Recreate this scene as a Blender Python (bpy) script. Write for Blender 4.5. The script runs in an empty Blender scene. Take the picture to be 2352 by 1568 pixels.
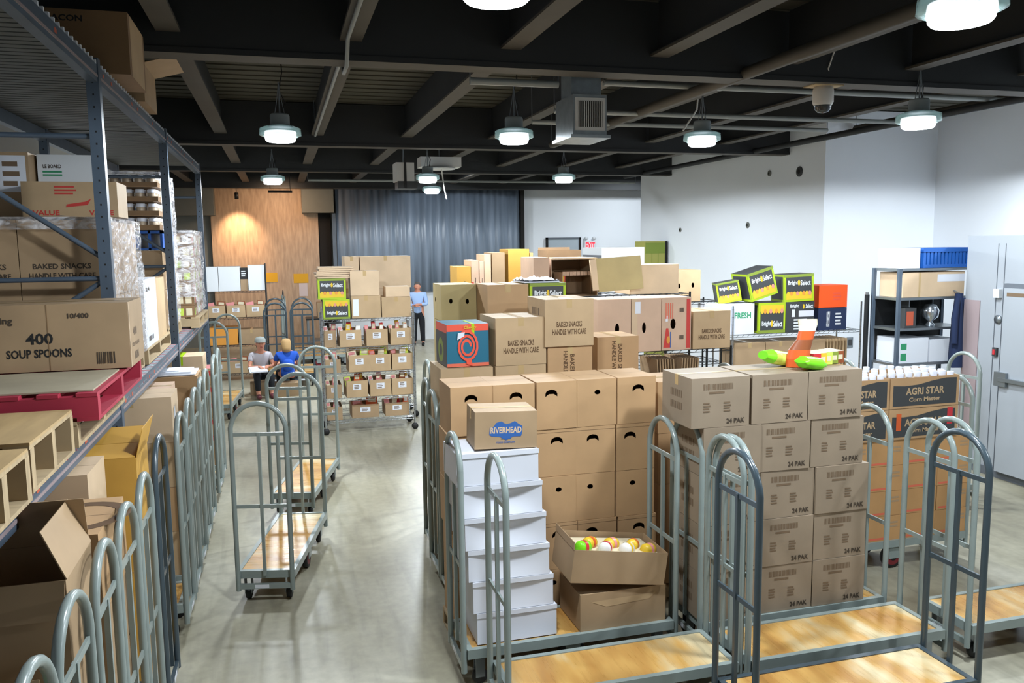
import bpy, math, random
from mathutils import Vector, Matrix
from mathutils.geometry import tessellate_polygon
random.seed(7)
S = bpy.context.scene
COL = S.collection
pi = math.pi
D = math.radians

# ------------------------------------------------------------------ camera
CAM_H = 2.8
PSI, TH, RHO = 0.271777, 0.119186, D(0.7)
cam = bpy.data.cameras.new('camera'); cam_o = bpy.data.objects.new('camera', cam); COL.objects.link(cam_o)
f_ = Vector((math.sin(PSI)*math.cos(TH), math.cos(PSI)*math.cos(TH), -math.sin(TH)))
r_ = Vector((math.cos(PSI), -math.sin(PSI), 0)); u_ = r_.cross(f_)
R_ = r_*math.cos(RHO) - u_*math.sin(RHO); U_ = u_*math.cos(RHO) + r_*math.sin(RHO)
cam_o.matrix_world = Matrix(((R_.x, U_.x, -f_.x, 0), (R_.y, U_.y, -f_.y, 0), (R_.z, U_.z, -f_.z, CAM_H), (0, 0, 0, 1)))
cam.sensor_width = 36; cam.lens = 36*1900/2352; cam.clip_start = .05; cam.clip_end = 100
S.camera = cam_o

# ------------------------------------------------------------------ world, exposure
w = bpy.data.worlds.new('world'); S.world = w; w.use_nodes = True
w.node_tree.nodes['Background'].inputs[0].default_value = (.5, .56, .62, 1)
w.node_tree.nodes['Background'].inputs[1].default_value = .15
S.view_settings.view_transform = 'Standard'; S.view_settings.look = 'None'
S.view_settings.exposure = 0.0; S.view_settings.gamma = 1; S.view_settings.use_curve_mapping = False
LAMP_W = 62          # watts of every high-bay lamp
LAMP_C = (.86, .94, 1)
LAMP_SIDE = 285      # watts thrown sideways and down by the lens

# ------------------------------------------------------------------ materials
M = {}
def srgb(h):
    if isinstance(h, str):
        c = [int(h[i:i+2], 16)/255 for i in (0, 2, 4)]
        return tuple(x/12.92 if x <= .04045 else ((x+.055)/1.055)**2.4 for x in c)+(1,)
    return tuple(h)+(1,) if len(h) == 3 else h
def mat(name, col, rough=.6, metal=0, var=0, scale=6, stretch=(1, 1, 1), bump=0, spec=.5, alpha=1, emis=0, col2=None, detail=4):
    m = bpy.data.materials.new(name); m.use_nodes = True; M[name] = m
    nt = m.node_tree; N = nt.nodes; L = nt.links; b = N['Principled BSDF']; c = srgb(col)
    b.inputs['Base Color'].default_value = c; b.inputs['Roughness'].default_value = rough
    b.inputs['Metallic'].default_value = metal; b.inputs['Specular IOR Level'].default_value = spec
    b.inputs['Alpha'].default_value = alpha
    if emis:
        b.inputs['Emission Color'].default_value = c; b.inputs['Emission Strength'].default_value = emis
    if var or bump or col2:
        tc = N.new('ShaderNodeTexCoord'); mp = N.new('ShaderNodeMapping'); no = N.new('ShaderNodeTexNoise')
        mp.inputs['Scale'].default_value = stretch; no.inputs['Scale'].default_value = scale; no.inputs['Detail'].default_value = detail
        oi = N.new('ShaderNodeObjectInfo'); ad = N.new('ShaderNodeVectorMath'); ad.operation = 'ADD'
        L.new(tc.outputs['Object'], ad.inputs[0]); L.new(oi.outputs['Random'], ad.inputs[1])
        L.new(ad.outputs[0], mp.inputs[0]); L.new(mp.outputs[0], no.inputs['Vector'])
        r = N.new('ShaderNodeValToRGB'); r.color_ramp.elements[0].position = .3; r.color_ramp.elements[1].position = .7
        k = 1-var
        r.color_ramp.elements[0].color = tuple(x*k for x in c[:3])+(1,) if not col2 else srgb(col2)
        r.color_ramp.elements[1].color = tuple(min(1, x*(1+var*.6)) for x in c[:3])+(1,)
        L.new(no.outputs[0], r.inputs[0]); L.new(r.outputs[0], b.inputs['Base Color'])
        if bump:
            bp = N.new('ShaderNodeBump'); bp.inputs['Strength'].default_value = bump; bp.inputs['Distance'].default_value = .02
            L.new(no.outputs[0], bp.inputs['Height']); L.new(bp.outputs[0], b.inputs['Normal'])
    return m
KR = dict(rough=.62, var=.10, scale=4, stretch=(1, 1, 1), bump=.05, spec=.4)
mat('kraft', 'b59a77', **KR); mat('kraft_pale', 'cdb394', **KR); mat('kraft_warm', 'b39069', **KR); mat('kraft_dull', 'a3896a', **KR)
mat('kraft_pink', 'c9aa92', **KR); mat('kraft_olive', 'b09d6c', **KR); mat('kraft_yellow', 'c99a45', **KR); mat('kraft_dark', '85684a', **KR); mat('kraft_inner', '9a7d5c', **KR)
mat('kraft_tower', '8f7f6c', **KR); mat('deck_slat', '5a5d5a', rough=.5, metal=.3); mat('kraft_orange', 'b98d5c', **KR)
mat('white_card', 'd2d5df', rough=.5, var=.03, scale=3); mat('white_matte', 'd8dce0', rough=.6)
mat('ink', '40352a', rough=.7); mat('ink_soft', '6e5a45', rough=.7); mat('ink_dark', '18191b', rough=.6); mat('ink_red', 'c03a34', rough=.6); mat('ink_blue', '2c5a9c', rough=.6)
mat('ink_green', '2f8f62', rough=.6); mat('ink_white', 'd6dade', rough=.6); mat('ink_brown', '5a4026', rough=.7)
mat('tape', 'b79c70', rough=.22, spec=.6); mat('seam', '5a4733', rough=.8); mat('sticker', 'd9dde6', rough=.45); mat('tape_green', 'a6c90e', rough=.4)
mat('cart_grey', '87928f', rough=.28, var=.06, scale=9, spec=.6); mat('cart_dark', '3d4a52', rough=.28, var=.08, scale=9, spec=.6)
mat('rubber', '17181a', rough=.6); mat('rubber_red', '7a1f28', rough=.5); mat('zinc', '8d9499', rough=.35, metal=.8)
mat('rack_blue', '4d5a69', rough=.4, var=.15, scale=5); mat('rack_orange', 'b8553a', rough=.5); mat('galv', '9aa2a6', rough=.4, metal=.7, var=.15, scale=12)
mat('wire_grey', '70767a', rough=.4, metal=.6); mat('wire_red', 'a33a3c', rough=.5)
mat('chrome', 'b9c0c8', rough=.2, metal=.9); mat('black_metal', '25282b', rough=.4, metal=.4)
mat('pallet_wood', 'b09a78', rough=.8, var=.2, scale=3, stretch=(1, 9, 1)); mat('pallet_red', 'a82c42', rough=.6, var=.15, scale=5); mat('ply', 'b3966a', rough=.6, var=.16, scale=2.5, stretch=(6, 1, 1))
mat('ply_grey', 'a89d86', rough=.7, var=.15, scale=3)
mat('ceil_steel', '232527', rough=.7, var=.15, scale=2); mat('ceil_flange', '453f36', rough=.7, var=.12, scale=3); mat('conduit', '888c8a', rough=.5)
mat('wall_paint', 'e9edf3', rough=.7, var=.015, scale=1.2); mat('wall_warm', 'cfcfce', rough=.75, var=.02, scale=1.2); mat('panel_grey', '6f716b', rough=.8, var=.04)
mat('cooler_grey', '9ba1a8', rough=.45, var=.03, scale=1.5); mat('cooler_line', '5e646c', rough=.5); mat('steel_pink', '98888a', rough=.4, var=.08, scale=3, stretch=(1, 1, .2))
mat('dark_gap', '1c1a19', rough=.9); mat('door_paint', 'a9b4bd', rough=.6); mat('locker_olive', 'a3a150', rough=.5, var=.04); mat('black', '0f1011', rough=.5)
mat('teal', '1f6680', rough=.5); mat('coral', 'e2563f', rough=.5); mat('coral_pale', 'd5684f', rough=.5); mat('lime', 'a3bd1c', rough=.5); mat('lime_dark', '7d8f33', rough=.5); mat('charcoal', '3a3c3e', rough=.5)
mat('fruit_yellow', 'd8b52c', rough=.5); mat('fruit_orange', 'd8923a', rough=.5); mat('fruit_pink', 'cf8a76', rough=.5)
mat('orange_box', 'f0571c', rough=.5); mat('navy', '1b2a4c', rough=.9); mat('blue_plastic', '1d58a8', rough=.4); mat('pack_green', '78d820', rough=.3); mat('pack_orange', 'cf5a2a', rough=.35)
mat('pack_red', 'c23038', rough=.35); mat('pack_white', 'e2ded8', rough=.35); mat('pack_yellow', 'd9b431', rough=.35); mat('pack_pink', 'd88a8a', rough=.35); mat('pack_brown', '8a4a2a', rough=.4); mat('pack_lime', 'c2d85a', rough=.35); mat('pack_cream', 'd9cdb0', rough=.35)
mat('skin', 'c98a70', rough=.5); mat('hair_brown', '3a2a20', rough=.7); mat('hair_blond', 'b08d5c', rough=.7); mat('hair_grey', '55504c', rough=.7); mat('shirt_blue', '9db8e2', rough=.8); mat('trousers', '14181f', rough=.9)
mat('tee_white', 'b8b4bc', rough=.9); mat('tee_blue', '1a4fb4', rough=.9); mat('cap_grey', '8a8f8c', rough=.8); mat('shoe_maroon', '5a1f28', rough=.6); mat('eye', '101010', rough=.3); mat('lip', '9a4a42', rough=.5)
mat('exit_red', 'e01c2c', emis=2.5); mat('paper_yellow', 'd8a31c', rough=.7); mat('paper_pale', 'cfc0bf', rough=.7)
mat('lamp_body', '9aa3a6', rough=.4, metal=.3); mat('lamp_skirt', '7d9492', rough=.25, alpha=.75)
mat('cap_white', 'dfe2ee', rough=.35); mat('jar_body', 'b9a58e', rough=.35); mat('dome_white', 'c9c5bf', rough=.5); mat('dome_glass', '23262a', rough=.1)
mat('styro', 'd8dde6', rough=.7); mat('lens_warm', 'ffb070', emis=6)

def lens():
    m = bpy.data.materials.new('lamp_lens'); m.use_nodes = True; M['lamp_lens'] = m
    b = m.node_tree.nodes['Principled BSDF']
    b.inputs['Base Color'].default_value = (.9, .95, 1, 1); b.inputs['Emission Color'].default_value = (.88, .95, 1, 1); b.inputs['Emission Strength'].default_value = 16
lens()
def wrap_mat():
    m = bpy.data.materials.new('stretch_wrap'); m.use_nodes = True; M['stretch_wrap'] = m
    nt = m.node_tree; N = nt.nodes; L = nt.links; out = N['Material Output']; b = N['Principled BSDF']
    b.inputs['Base Color'].default_value = (.86, .86, .9, 1); b.inputs['Roughness'].default_value = .12; b.inputs['Specular IOR Level'].default_value = 1
    tr = N.new('ShaderNodeBsdfTransparent'); mx = N.new('ShaderNodeMixShader')
    tc = N.new('ShaderNodeTexCoord'); mp = N.new('ShaderNodeMapping'); mp.inputs['Scale'].default_value = (1, 1, 2.2); mp.inputs['Rotation'].default_value = (.5, 0, 0)
    no = N.new('ShaderNodeTexNoise'); no.inputs['Scale'].default_value = 9; no.inputs['Detail'].default_value = 5; no.inputs['Distortion'].default_value = 1.2
    r = N.new('ShaderNodeValToRGB'); r.color_ramp.elements[0].position = .38; r.color_ramp.elements[0].color = (.12,)*3+(1,); r.color_ramp.elements[1].position = .66; r.color_ramp.elements[1].color = (.75,)*3+(1,)
    bp = N.new('ShaderNodeBump'); bp.inputs['Strength'].default_value = .9; bp.inputs['Distance'].default_value = .03
    L.new(tc.outputs['Object'], mp.inputs[0]); L.new(mp.outputs[0], no.inputs['Vector']); L.new(no.outputs[0], r.inputs[0])
    L.new(no.outputs[0], bp.inputs['Height']); L.new(bp.outputs[0], b.inputs['Normal'])
    L.new(r.outputs[0], mx.inputs[0]); L.new(tr.outputs[0], mx.inputs[1]); L.new(b.outputs[0], mx.inputs[2]); L.new(mx.outputs[0], out.inputs['Surface'])
wrap_mat()
def deck_mat():     # orange laminated plywood of the cart decks, worn in bands along the length
    m = bpy.data.materials.new('deck_wood'); m.use_nodes = True; M['deck_wood'] = m
    nt = m.node_tree; N = nt.nodes; L = nt.links; b = N['Principled BSDF']; b.inputs['Roughness'].default_value = .25
    tc = N.new('ShaderNodeTexCoord'); oi = N.new('ShaderNodeObjectInfo'); ad = N.new('ShaderNodeVectorMath'); L.new(tc.outputs['Object'], ad.inputs[0]); L.new(oi.outputs['Random'], ad.inputs[1])
    def noise(sc, st, det=3):
        mp = N.new('ShaderNodeMapping'); mp.inputs['Scale'].default_value = st; no = N.new('ShaderNodeTexNoise'); no.inputs['Scale'].default_value = sc; no.inputs['Detail'].default_value = det
        L.new(ad.outputs[0], mp.inputs[0]); L.new(mp.outputs[0], no.inputs['Vector']); return no
    a = noise(2.2, (2, .6, 1)); g = noise(9, (6, .5, 1), 6)
    r = N.new('ShaderNodeValToRGB'); e = r.color_ramp.elements
    e[0].position = .34; e[0].color = srgb('b38142'); e[1].position = .66; e[1].color = srgb('dccaa0'); x = e.new(.5); x.color = srgb('cda05a')
    mx = N.new('ShaderNodeMixRGB'); mx.blend_type = 'MULTIPLY'; mx.inputs[0].default_value = .25
    L.new(a.outputs[0], r.inputs[0]); L.new(r.outputs[0], mx.inputs[1]); L.new(g.outputs[0], mx.inputs[2]); L.new(mx.outputs[0], b.inputs['Base Color'])
    rr = N.new('ShaderNodeMapRange'); rr.inputs[3].default_value = .15; rr.inputs[4].default_value = .45; L.new(g.outputs[0], rr.inputs[0]); L.new(rr.outputs[0], b.inputs['Roughness'])
deck_mat()
def floor_mat():
    m = bpy.data.materials.new('concrete'); m.use_nodes = True; M['concrete'] = m
    nt = m.node_tree; N = nt.nodes; L = nt.links; b = N['Principled BSDF']
    tc = N.new('ShaderNodeTexCoord')
    def noise(sc, st, det=5, dist=0):
        mp = N.new('ShaderNodeMapping'); mp.inputs['Scale'].default_value = st; no = N.new('ShaderNodeTexNoise'); no.inputs['Scale'].default_value = sc; no.inputs['Detail'].default_value = det; no.inputs['Distortion'].default_value = dist
        L.new(tc.outputs['Object'], mp.inputs[0]); L.new(mp.outputs[0], no.inputs['Vector']); return no
    a = noise(.8, (1, .7, 1), 6, .4); st = noise(3, (3, .35, 1), 5, .6); sp = noise(14, (1, 1, 1), 8)
    r = N.new('ShaderNodeValToRGB'); e = r.color_ramp.elements
    e[0].position = .3; e[0].color = srgb('857f6b'); e[1].position = .7; e[1].color = srgb('b3af9f'); x = e.new(.5); x.color = srgb('a09b87')
    L.new(a.outputs[0], r.inputs[0])
    r2 = N.new('ShaderNodeValToRGB'); r2.color_ramp.elements[0].position = .3; r2.color_ramp.elements[0].color = (.62,)*3+(1,); r2.color_ramp.elements[1].position = .52; r2.color_ramp.elements[1].color = (1,)*3+(1,)
    L.new(st.outputs[0], r2.inputs[0])
    m1 = N.new('ShaderNodeMixRGB'); m1.blend_type = 'MULTIPLY'; m1.inputs[0].default_value = .5; L.new(r.outputs[0], m1.inputs[1]); L.new(r2.outputs[0], m1.inputs[2])
    m2 = N.new('ShaderNodeMixRGB'); m2.blend_type = 'OVERLAY'; m2.inputs[0].default_value = .25; L.new(m1.outputs[0], m2.inputs[1]); L.new(sp.outputs[0], m2.inputs[2])
    L.new(m2.outputs[0], b.inputs['Base Color'])
    rr = N.new('ShaderNodeMapRange'); rr.inputs[3].default_value = .22; rr.inputs[4].default_value = .5; L.new(a.outputs[0], rr.inputs[0]); L.new(rr.outputs[0], b.inputs['Roughness'])
floor_mat()
def streak_mat(name, c1, c2, sc, st, rough=.6):
    m = bpy.data.materials.new(name); m.use_nodes = True; M[name] = m
    nt = m.node_tree; N = nt.nodes; L = nt.links; b = N['Principled BSDF']; b.inputs['Roughness'].default_value = rough
    tc = N.new('ShaderNodeTexCoord'); mp = N.new('ShaderNodeMapping'); mp.inputs['Scale'].default_value = st; no = N.new('ShaderNodeTexNoise'); no.inputs['Scale'].default_value = sc; no.inputs['Detail'].default_value = 6
    r = N.new('ShaderNodeValToRGB'); r.color_ramp.elements[0].position = .3; r.color_ramp.elements[0].color = srgb(c1); r.color_ramp.elements[1].position = .7; r.color_ramp.elements[1].color = srgb(c2)
    L.new(tc.outputs['Object'], mp.inputs[0]); L.new(mp.outputs[0], no.inputs['Vector']); L.new(no.outputs[0], r.inputs[0]); L.new(r.outputs[0], b.inputs['Base Color'])
streak_mat('curtain', '677382', '8f9cae', 3, (2.2, 1, .12), .35)
streak_mat('wood_panel', 'a2866c', 'c2a587', 7, (2.5, 1, .35), .5)
streak_mat('roof_deck', '3c3a31', '504d42', 2, (.4, 2, 1), .8)

# ------------------------------------------------------------------ mesh helpers
class MB:
    def __init__(s): s.v = []; s.f = []; s.m = []; s.names = []; s.sm = []
    def mi(s, n):
        if n not in s.names: s.names.append(n)
        return s.names.index(n)
    def add(s, verts, faces, m, T=None, smooth=False):
        o = len(s.v); k = s.mi(m)
        for p in verts:
            p = Vector(p); s.v.append(T @ p if T else p)
        for f in faces: s.f.append([i+o for i in f]); s.m.append(k); s.sm.append(smooth)
    def box(s, x0, x1, y0, y1, z0, z1, m, T=None):
        s.add([(x0, y0, z0), (x1, y0, z0), (x1, y1, z0), (x0, y1, z0), (x0, y0, z1), (x1, y0, z1), (x1, y1, z1), (x0, y1, z1)],
              [(3, 2, 1, 0), (4, 5, 6, 7), (0, 1, 5, 4), (1, 2, 6, 5), (2, 3, 7, 6), (3, 0, 4, 7)], m, T)
    def tube(s, pts, r, m, n=8, T=None, closed=False):
        pts = [Vector(p) for p in pts]; rings = []; N = len(pts)
        t0 = (pts[1]-pts[0]).normalized(); up = Vector((0, 0, 1)) if abs(t0.z) < .9 else Vector((1, 0, 0)); a = t0.cross(up).normalized()
        vs = []
        for i, p in enumerate(pts):
            if closed: t = (pts[(i+1) % N]-pts[i-1]).normalized()
            else: t = ((pts[min(i+1, N-1)]-p).normalized()+(p-pts[max(i-1, 0)]).normalized()).normalized()
            a = (a-t*a.dot(t)).normalized(); b = t.cross(a)
            rr = r[i] if isinstance(r, (list, tuple)) else r
            vs += [p+(a*math.cos(2*pi*k/n)+b*math.sin(2*pi*k/n))*rr for k in range(n)]
        fs = []
        for i in range(N if closed else N-1):
            j = (i+1) % N
            fs += [(i*n+k, i*n+(k+1) % n, j*n+(k+1) % n, j*n+k) for k in range(n)]
        s.add(vs, fs, m, T, True)
        if not closed: s.add(vs[:n], [tuple(range(n))], m, T); s.add(vs[-n:], [tuple(range(n))[::-1]], m, T)
    def lathe(s, prof, m, n=20, T=None, ax='z'):
        vs = []
        for r, z in prof:
            for k in range(n):
                c, d = r*math.cos(2*pi*k/n), r*math.sin(2*pi*k/n)
                vs.append((c, d, z) if ax == 'z' else ((z, c, d) if ax == 'x' else (c, z, d)))
        fs = [(i*n+k, i*n+(k+1) % n, (i+1)*n+(k+1) % n, (i+1)*n+k) for i in range(len(prof)-1) for k in range(n)]
        s.add(vs, fs, m, T, True)
    def quad(s, a, b, c, d, m, T=None): s.add([a, b, c, d], [(0, 1, 2, 3)], m, T)
    def build(s, name, parent=None, loc=None, rot=None):
        me = bpy.data.meshes.new(name); me.from_pydata([tuple(p) for p in s.v], [], s.f)
        for n in s.names: me.materials.append(M[n])
        me.polygons.foreach_set('material_index', s.m); me.polygons.foreach_set('use_smooth', s.sm); me.update()
        o = bpy.data.objects.new(name, me); COL.objects.link(o)
        if parent: o.parent = parent
        if loc: o.location = loc
        if rot: o.rotation_euler = rot
        return o
def tag(o, label=None, cat=None, group=None, kind=None):
    if label: o['label'] = label
    if cat: o['category'] = cat
    if group: o['group'] = group
    if kind: o['kind'] = kind
    return o
def empty(name, loc, rz=0, rot=None):
    o = bpy.data.objects.new(name, None); COL.objects.link(o); o.location = loc; o.rotation_euler = rot or (0, 0, rz); o.empty_display_size = .1; return o
def copy_tree(o, parent=None):
    c = o.copy(); COL.objects.link(c)
    if parent: c.parent = parent
    for ch in list(o.children): copy_tree(ch, c)
    return c
TXT = {}
def text_mesh(s):
    if s in TXT: return TXT[s]
    cu = bpy.data.curves.new('t', 'FONT'); cu.body = s; cu.resolution_u = 2; cu.offset = .028; cu.align_x = 'CENTER'
    o = bpy.data.objects.new('t', cu); COL.objects.link(o); bpy.context.view_layer.update()
    dg = bpy.context.evaluated_depsgraph_get(); me = bpy.data.meshes.new_from_object(o.evaluated_get(dg))
    vs = [v.co.copy() for v in me.vertices]; fs = [tuple(p.vertices) for p in me.polygons]
    bpy.data.objects.remove(o); bpy.data.curves.remove(cu); bpy.data.meshes.remove(me)
    x0, x1 = min(v.x for v in vs), max(v.x for v in vs); y0, y1 = min(v.y for v in vs), max(v.y for v in vs)
    vs = [((v.x-x0)/(x1-x0)-.5, (v.y-y0)/(y1-y0)-.5) for v in vs]
    TXT[s] = (vs, fs); return TXT[s]
# face frame: origin (face centre), u axis, v axis, normal
def frame(face, w, d, h):
    X, Y, Z = Vector((1, 0, 0)), Vector((0, 1, 0)), Vector((0, 0, 1))
    return {'front': (Vector((0, -d/2, h/2)), X, Z, -Y, w, h), 'left': (Vector((-w/2, 0, h/2)), -Y, Z, -X, d, h), 'right': (Vector((w/2, 0, h/2)), Y, Z, X, d, h),
            'top': (Vector((0, 0, h)), X, Y, Z, w, d), 'back': (Vector((0, d/2, h/2)), -X, Z, Y, w, h)}[face]
def deco(mb, fr, items, e=.0012):
    """items on a face, u and v from 0 to 1: ('text',s,u,v,w,h,mat[,rot]) ('rect',u0,u1,v0,v1,mat) ('poly',[(u,v)..],mat) sizes as fractions"""
    o, U, V, Nn, W, H = fr
    P = lambda u, v, k=1: o+U*((u-.5)*W)+V*((v-.5)*H)+Nn*e*k
    for i, it in enumerate(items):
        k = 1+i*.25
        if it[0] == 'text':
            vs, fs = text_mesh(it[1]); u, v, tw, th = it[2:6]; rot = it[7] if len(it) > 7 else 0
            c, s_ = math.cos(rot), math.sin(rot); base = P(u, v, k)
            mb.add([base+U*((a*tw*c-b*th*s_)*W if not rot else (a*tw*c*H-b*th*s_*W))+V*((b*th*c)*H if not rot else (a*tw*s_*H+b*th*c*W)) for a, b in vs], fs, it[6])
        elif it[0] == 'rect':
            u0, u1, v0, v1 = it[1:5]; mb.quad(P(u0, v0, k), P(u1, v0, k), P(u1, v1, k), P(u0, v1, k), it[5])
        elif it[0] == 'poly':
            mb.add([P(u, v, k) for u, v in it[1]], [tuple(range(len(it[1])))], it[2])
        elif it[0] == 'bars':
            u0, u1, v0, v1, n = it[1:6]
            rr = random.Random(n)
            for j in range(n):
                a = u0+(u1-u0)*j/n; b = a+(u1-u0)/n*rr.uniform(.35, .8); mb.quad(P(a, v0, k), P(b, v0, k), P(b, v1, k), P(a, v1, k), it[6])
        elif it[0] == 'lines':
            u0, u1, v0, v1, n = it[1:6]; rr = random.Random(n)
            for j in range(n):
                a = v0+(v1-v0)*(j+.25)/n; b = a+(v1-v0)/n*.5; e1 = u0+(u1-u0)*rr.uniform(.6, 1); mb.quad(P(u0, a, k), P(e1, a, k), P(e1, b, k), P(u0, b, k), it[6])
        elif it[0] == 'ring':
            u, v, r0, r1 = it[1:5]; n = 24; vs = []
            for j in range(n):
                c, s_ = math.cos(2*pi*j/n), math.sin(2*pi*j/n)
                for r in (r0, r1): vs.append(P(u, v, k)+U*c*r+V*s_*r)
            mb.add(vs, [(2*j, 2*j+1, (2*j+3) % (2*n), (2*j+2) % (2*n)) for j in range(n)], it[5])
def arch(u, v, w, h):      # an arched hand hole, flap pushed in
    pts = [(u-w/2, v-h/2)]
    for k in range(7):
        a = pi-pi*k/6; pts.append((u+w/2*math.cos(a), v-h*.1+h*.6*math.sin(a)))
    pts.append((u+w/2, v-h/2)); pts.append((u+w*.2, v-h*.12)); pts.append((u-w*.2, v-h*.12))
    return pts
def oval(u, v, w, h, n=12): return [(u+w/2*math.cos(2*pi*k/n), v+h/2*math.sin(2*pi*k/n)) for k in range(n)]
def carton(label, x0, y0, z0, w, d, h, m='kraft', rz=0, rot=None, group=None, name='cardboard_box', cat='box', front=(), left=(), right=(), top=(), tape='front', holes=(), lholes=(), sticker=None, flaps=None, inner='kraft_inner', jit=1.0):
    """closed (or, with flaps=..., open) carton; x0,y0,z0 is its front-left-bottom corner"""
    if rz == 0 and rot is None and jit: rz = D(random.uniform(-1.0, 1.0)*jit)
    mb = MB(); X, Y = w/2, d/2; e = .004
    loc = (x0+w/2, y0+d/2, z0)
    if flaps is None:
        def hole_face(fr, hs):
            oo, U, V, Nn, W, H = fr
            loops = [[Vector((0, 0, 0)), Vector((W, 0, 0)), Vector((W, H, 0)), Vector((0, H, 0))]]+[[Vector((u*W, v*H, 0)) for u, v in hh] for hh in hs]
            flat = [p for l in loops for p in l]
            tri = tessellate_polygon(loops)
            mb.add([oo+U*(p.x-W/2)+V*(p.y-H/2) for p in flat], [tuple(t) for t in tri], m)
        if holes or lholes:
            v = [(-X, -Y, 0), (X, -Y, 0), (X, Y, 0), (-X, Y, 0), (-X, -Y, h), (X, -Y, h), (X, Y, h), (-X, Y, h)]
            mb.add(v, [(3, 2, 1, 0), (4, 5, 6, 7), (1, 2, 6, 5), (2, 3, 7, 6)]+([] if holes else [(0, 1, 5, 4)])+([] if lholes else [(3, 0, 4, 7)]), m)
            if holes: hole_face(frame('front', w, d, h), holes)
            if lholes: hole_face(frame('left', w, d, h), lholes)
        else: mb.box(-X, X, -Y, Y, 0, h, m)
        # flap seam along the top
        mb.quad((-X, -.0015, h+.0006), (X, -.0015, h+.0006), (X, .0015, h+.0006), (-X, .0015, h+.0006), 'seam')
    else:
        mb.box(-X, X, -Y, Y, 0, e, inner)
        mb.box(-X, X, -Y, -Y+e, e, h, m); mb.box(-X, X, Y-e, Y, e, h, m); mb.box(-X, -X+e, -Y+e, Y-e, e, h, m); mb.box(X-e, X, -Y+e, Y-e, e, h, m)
    for face, items in (('front', front), ('left', left), ('right', right), ('top', top)):
        if items: deco(mb, frame(face, w, d, h), items)
    o = mb.build(name, loc=loc, rot=rot or (0, 0, rz)); tag(o, label, cat, group)
    if tape and flaps is None:
        t = MB(); tw = .024
        t.quad((-tw, -Y, h+.0012), (tw, -Y, h+.0012), (tw, Y, h+.0012), (-tw, Y, h+.0012), 'tape') if tape == 'front' else t.quad((-X, -tw, h+.0012), (X, -tw, h+.0012), (X, tw, h+.0012), (-X, tw, h+.0012), 'tape')
        if tape == 'front': t.quad((-tw, -Y-.001, h-.07), (tw, -Y-.001, h-.07), (tw, -Y-.001, h+.0012), (-tw, -Y-.001, h+.0012), 'tape')
        else: t.quad((-X-.001, tw, h-.07), (-X-.001, -tw, h-.07), (-X-.001, -tw, h+.0012), (-X-.001, tw, h+.0012), 'tape')
        t.build('packing_tape', o)
    if sticker:
        s = MB(); fc, u0, u1, v0, v1 = sticker[:5]
        deco(s, frame(fc, w, d, h), [('rect', u0, u1, v0, v1, 'sticker')], .002)
        if len(sticker) > 5: deco(s, frame(fc, w, d, h), [('lines', u0+(u1-u0)*.15, u1-(u1-u0)*.1, v0+(v1-v0)*.1, v1-(v1-v0)*.1, 3, 'ink_soft')], .0026)
        s.build('label_sticker', o)
    if flaps:
        for side, ang, ln in flaps:
            f = MB(); W = (w if side in 'fb' else d)-.01
            f.box(-W/2, W/2, 0, .004, 0, ln, m)
            zr = {'f': pi, 'b': 0, 'l': pi/2, 'r': -pi/2}[side]
            p = {'f': (0, -Y, h), 'b': (0, Y, h), 'l': (-X, 0, h), 'r': (X, 0, h)}[side]
            fo = f.build('flap', o); fo.matrix_local = Matrix.Translation(p) @ Matrix.Rotation(zr, 4, 'Z') @ Matrix.Rotation(-D(ang), 4, 'X')
    return o
ORD = ['first', 'second', 'third', 'fourth', 'fifth', 'sixth', 'seventh', 'eighth', 'ninth', 'tenth', 'eleventh', 'twelfth', 'thirteenth', 'fourteenth', 'fifteenth', 'sixteenth']

def at(px, py, Y):          # point of the room at depth Y seen at a pixel of the 2352x1568 photograph
    d = f_+R_*((px-1176)/1900)+U_*((784-py)/1900); t = Y/d.y
    return d.x*t, CAM_H+d.z*t
def span(px0, px1, py0, py1, Y):   # -> x0, width, z0, height of a front face at depth Y
    a = at(px0, py1, Y); b = at(px1, py1, Y); c = at((px0+px1)/2, py0, Y); e = at((px0+px1)/2, py1, Y)
    return a[0], b[0]-a[0], e[1], c[1]-e[1]

# ================================================================== room
def struct(name, fn, m=None):
    b = MB(); fn(b); o = b.build(name); o['kind'] = 'structure'; return o
struct('floor', lambda b: b.box(-3.2, 11.5, -5, 24.6, -.1, 0, 'concrete'))
def ceil(b):
    b.box(-3.2, 11.5, -5, 24.6, 4.95, 5.05, 'roof_deck')
    y = -4.9
    while y < 24.5: b.box(-3.1, 11.4, y, y+.05, 4.935, 4.95, 'roof_deck'); y += .3
struct('ceiling', ceil)
struct('wall_left', lambda b: b.box(-3.2, -3.0, -5, 24.6, 0, 4.95, 'wall_warm'))
struct('wall_front', lambda b: b.box(-3.0, 11.3, -5.1, -5, 0, 4.95, 'wall_paint'))
def wb(b):
    b.box(-3.0, 11.4, 24.3, 24.5, 0, 4.95, 'panel_grey')
    b.box(-1.75, 1.1, 24.15, 24.3, 0, 4.6, 'wood_panel')
    b.box(7.03, 11.3, 24.1, 24.3, 0, 4.6, 'wall_paint')
    b.box(1.12, 1.44, 24.2, 24.3, 0, 4.0, 'dark_gap')
struct('wall_back', wb)
struct('wall_right', lambda b: (b.box(8.9, 9.1, 12.2, 19.6, 0, 4.95, 'wall_paint'), b.box(9.1, 11.16, 12.2, 12.4, 0, 4.95, 'wall_paint'),
       b.box(11.16, 11.36, -5, 12.4, 0, 4.95, 'wall_paint')))
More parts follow.
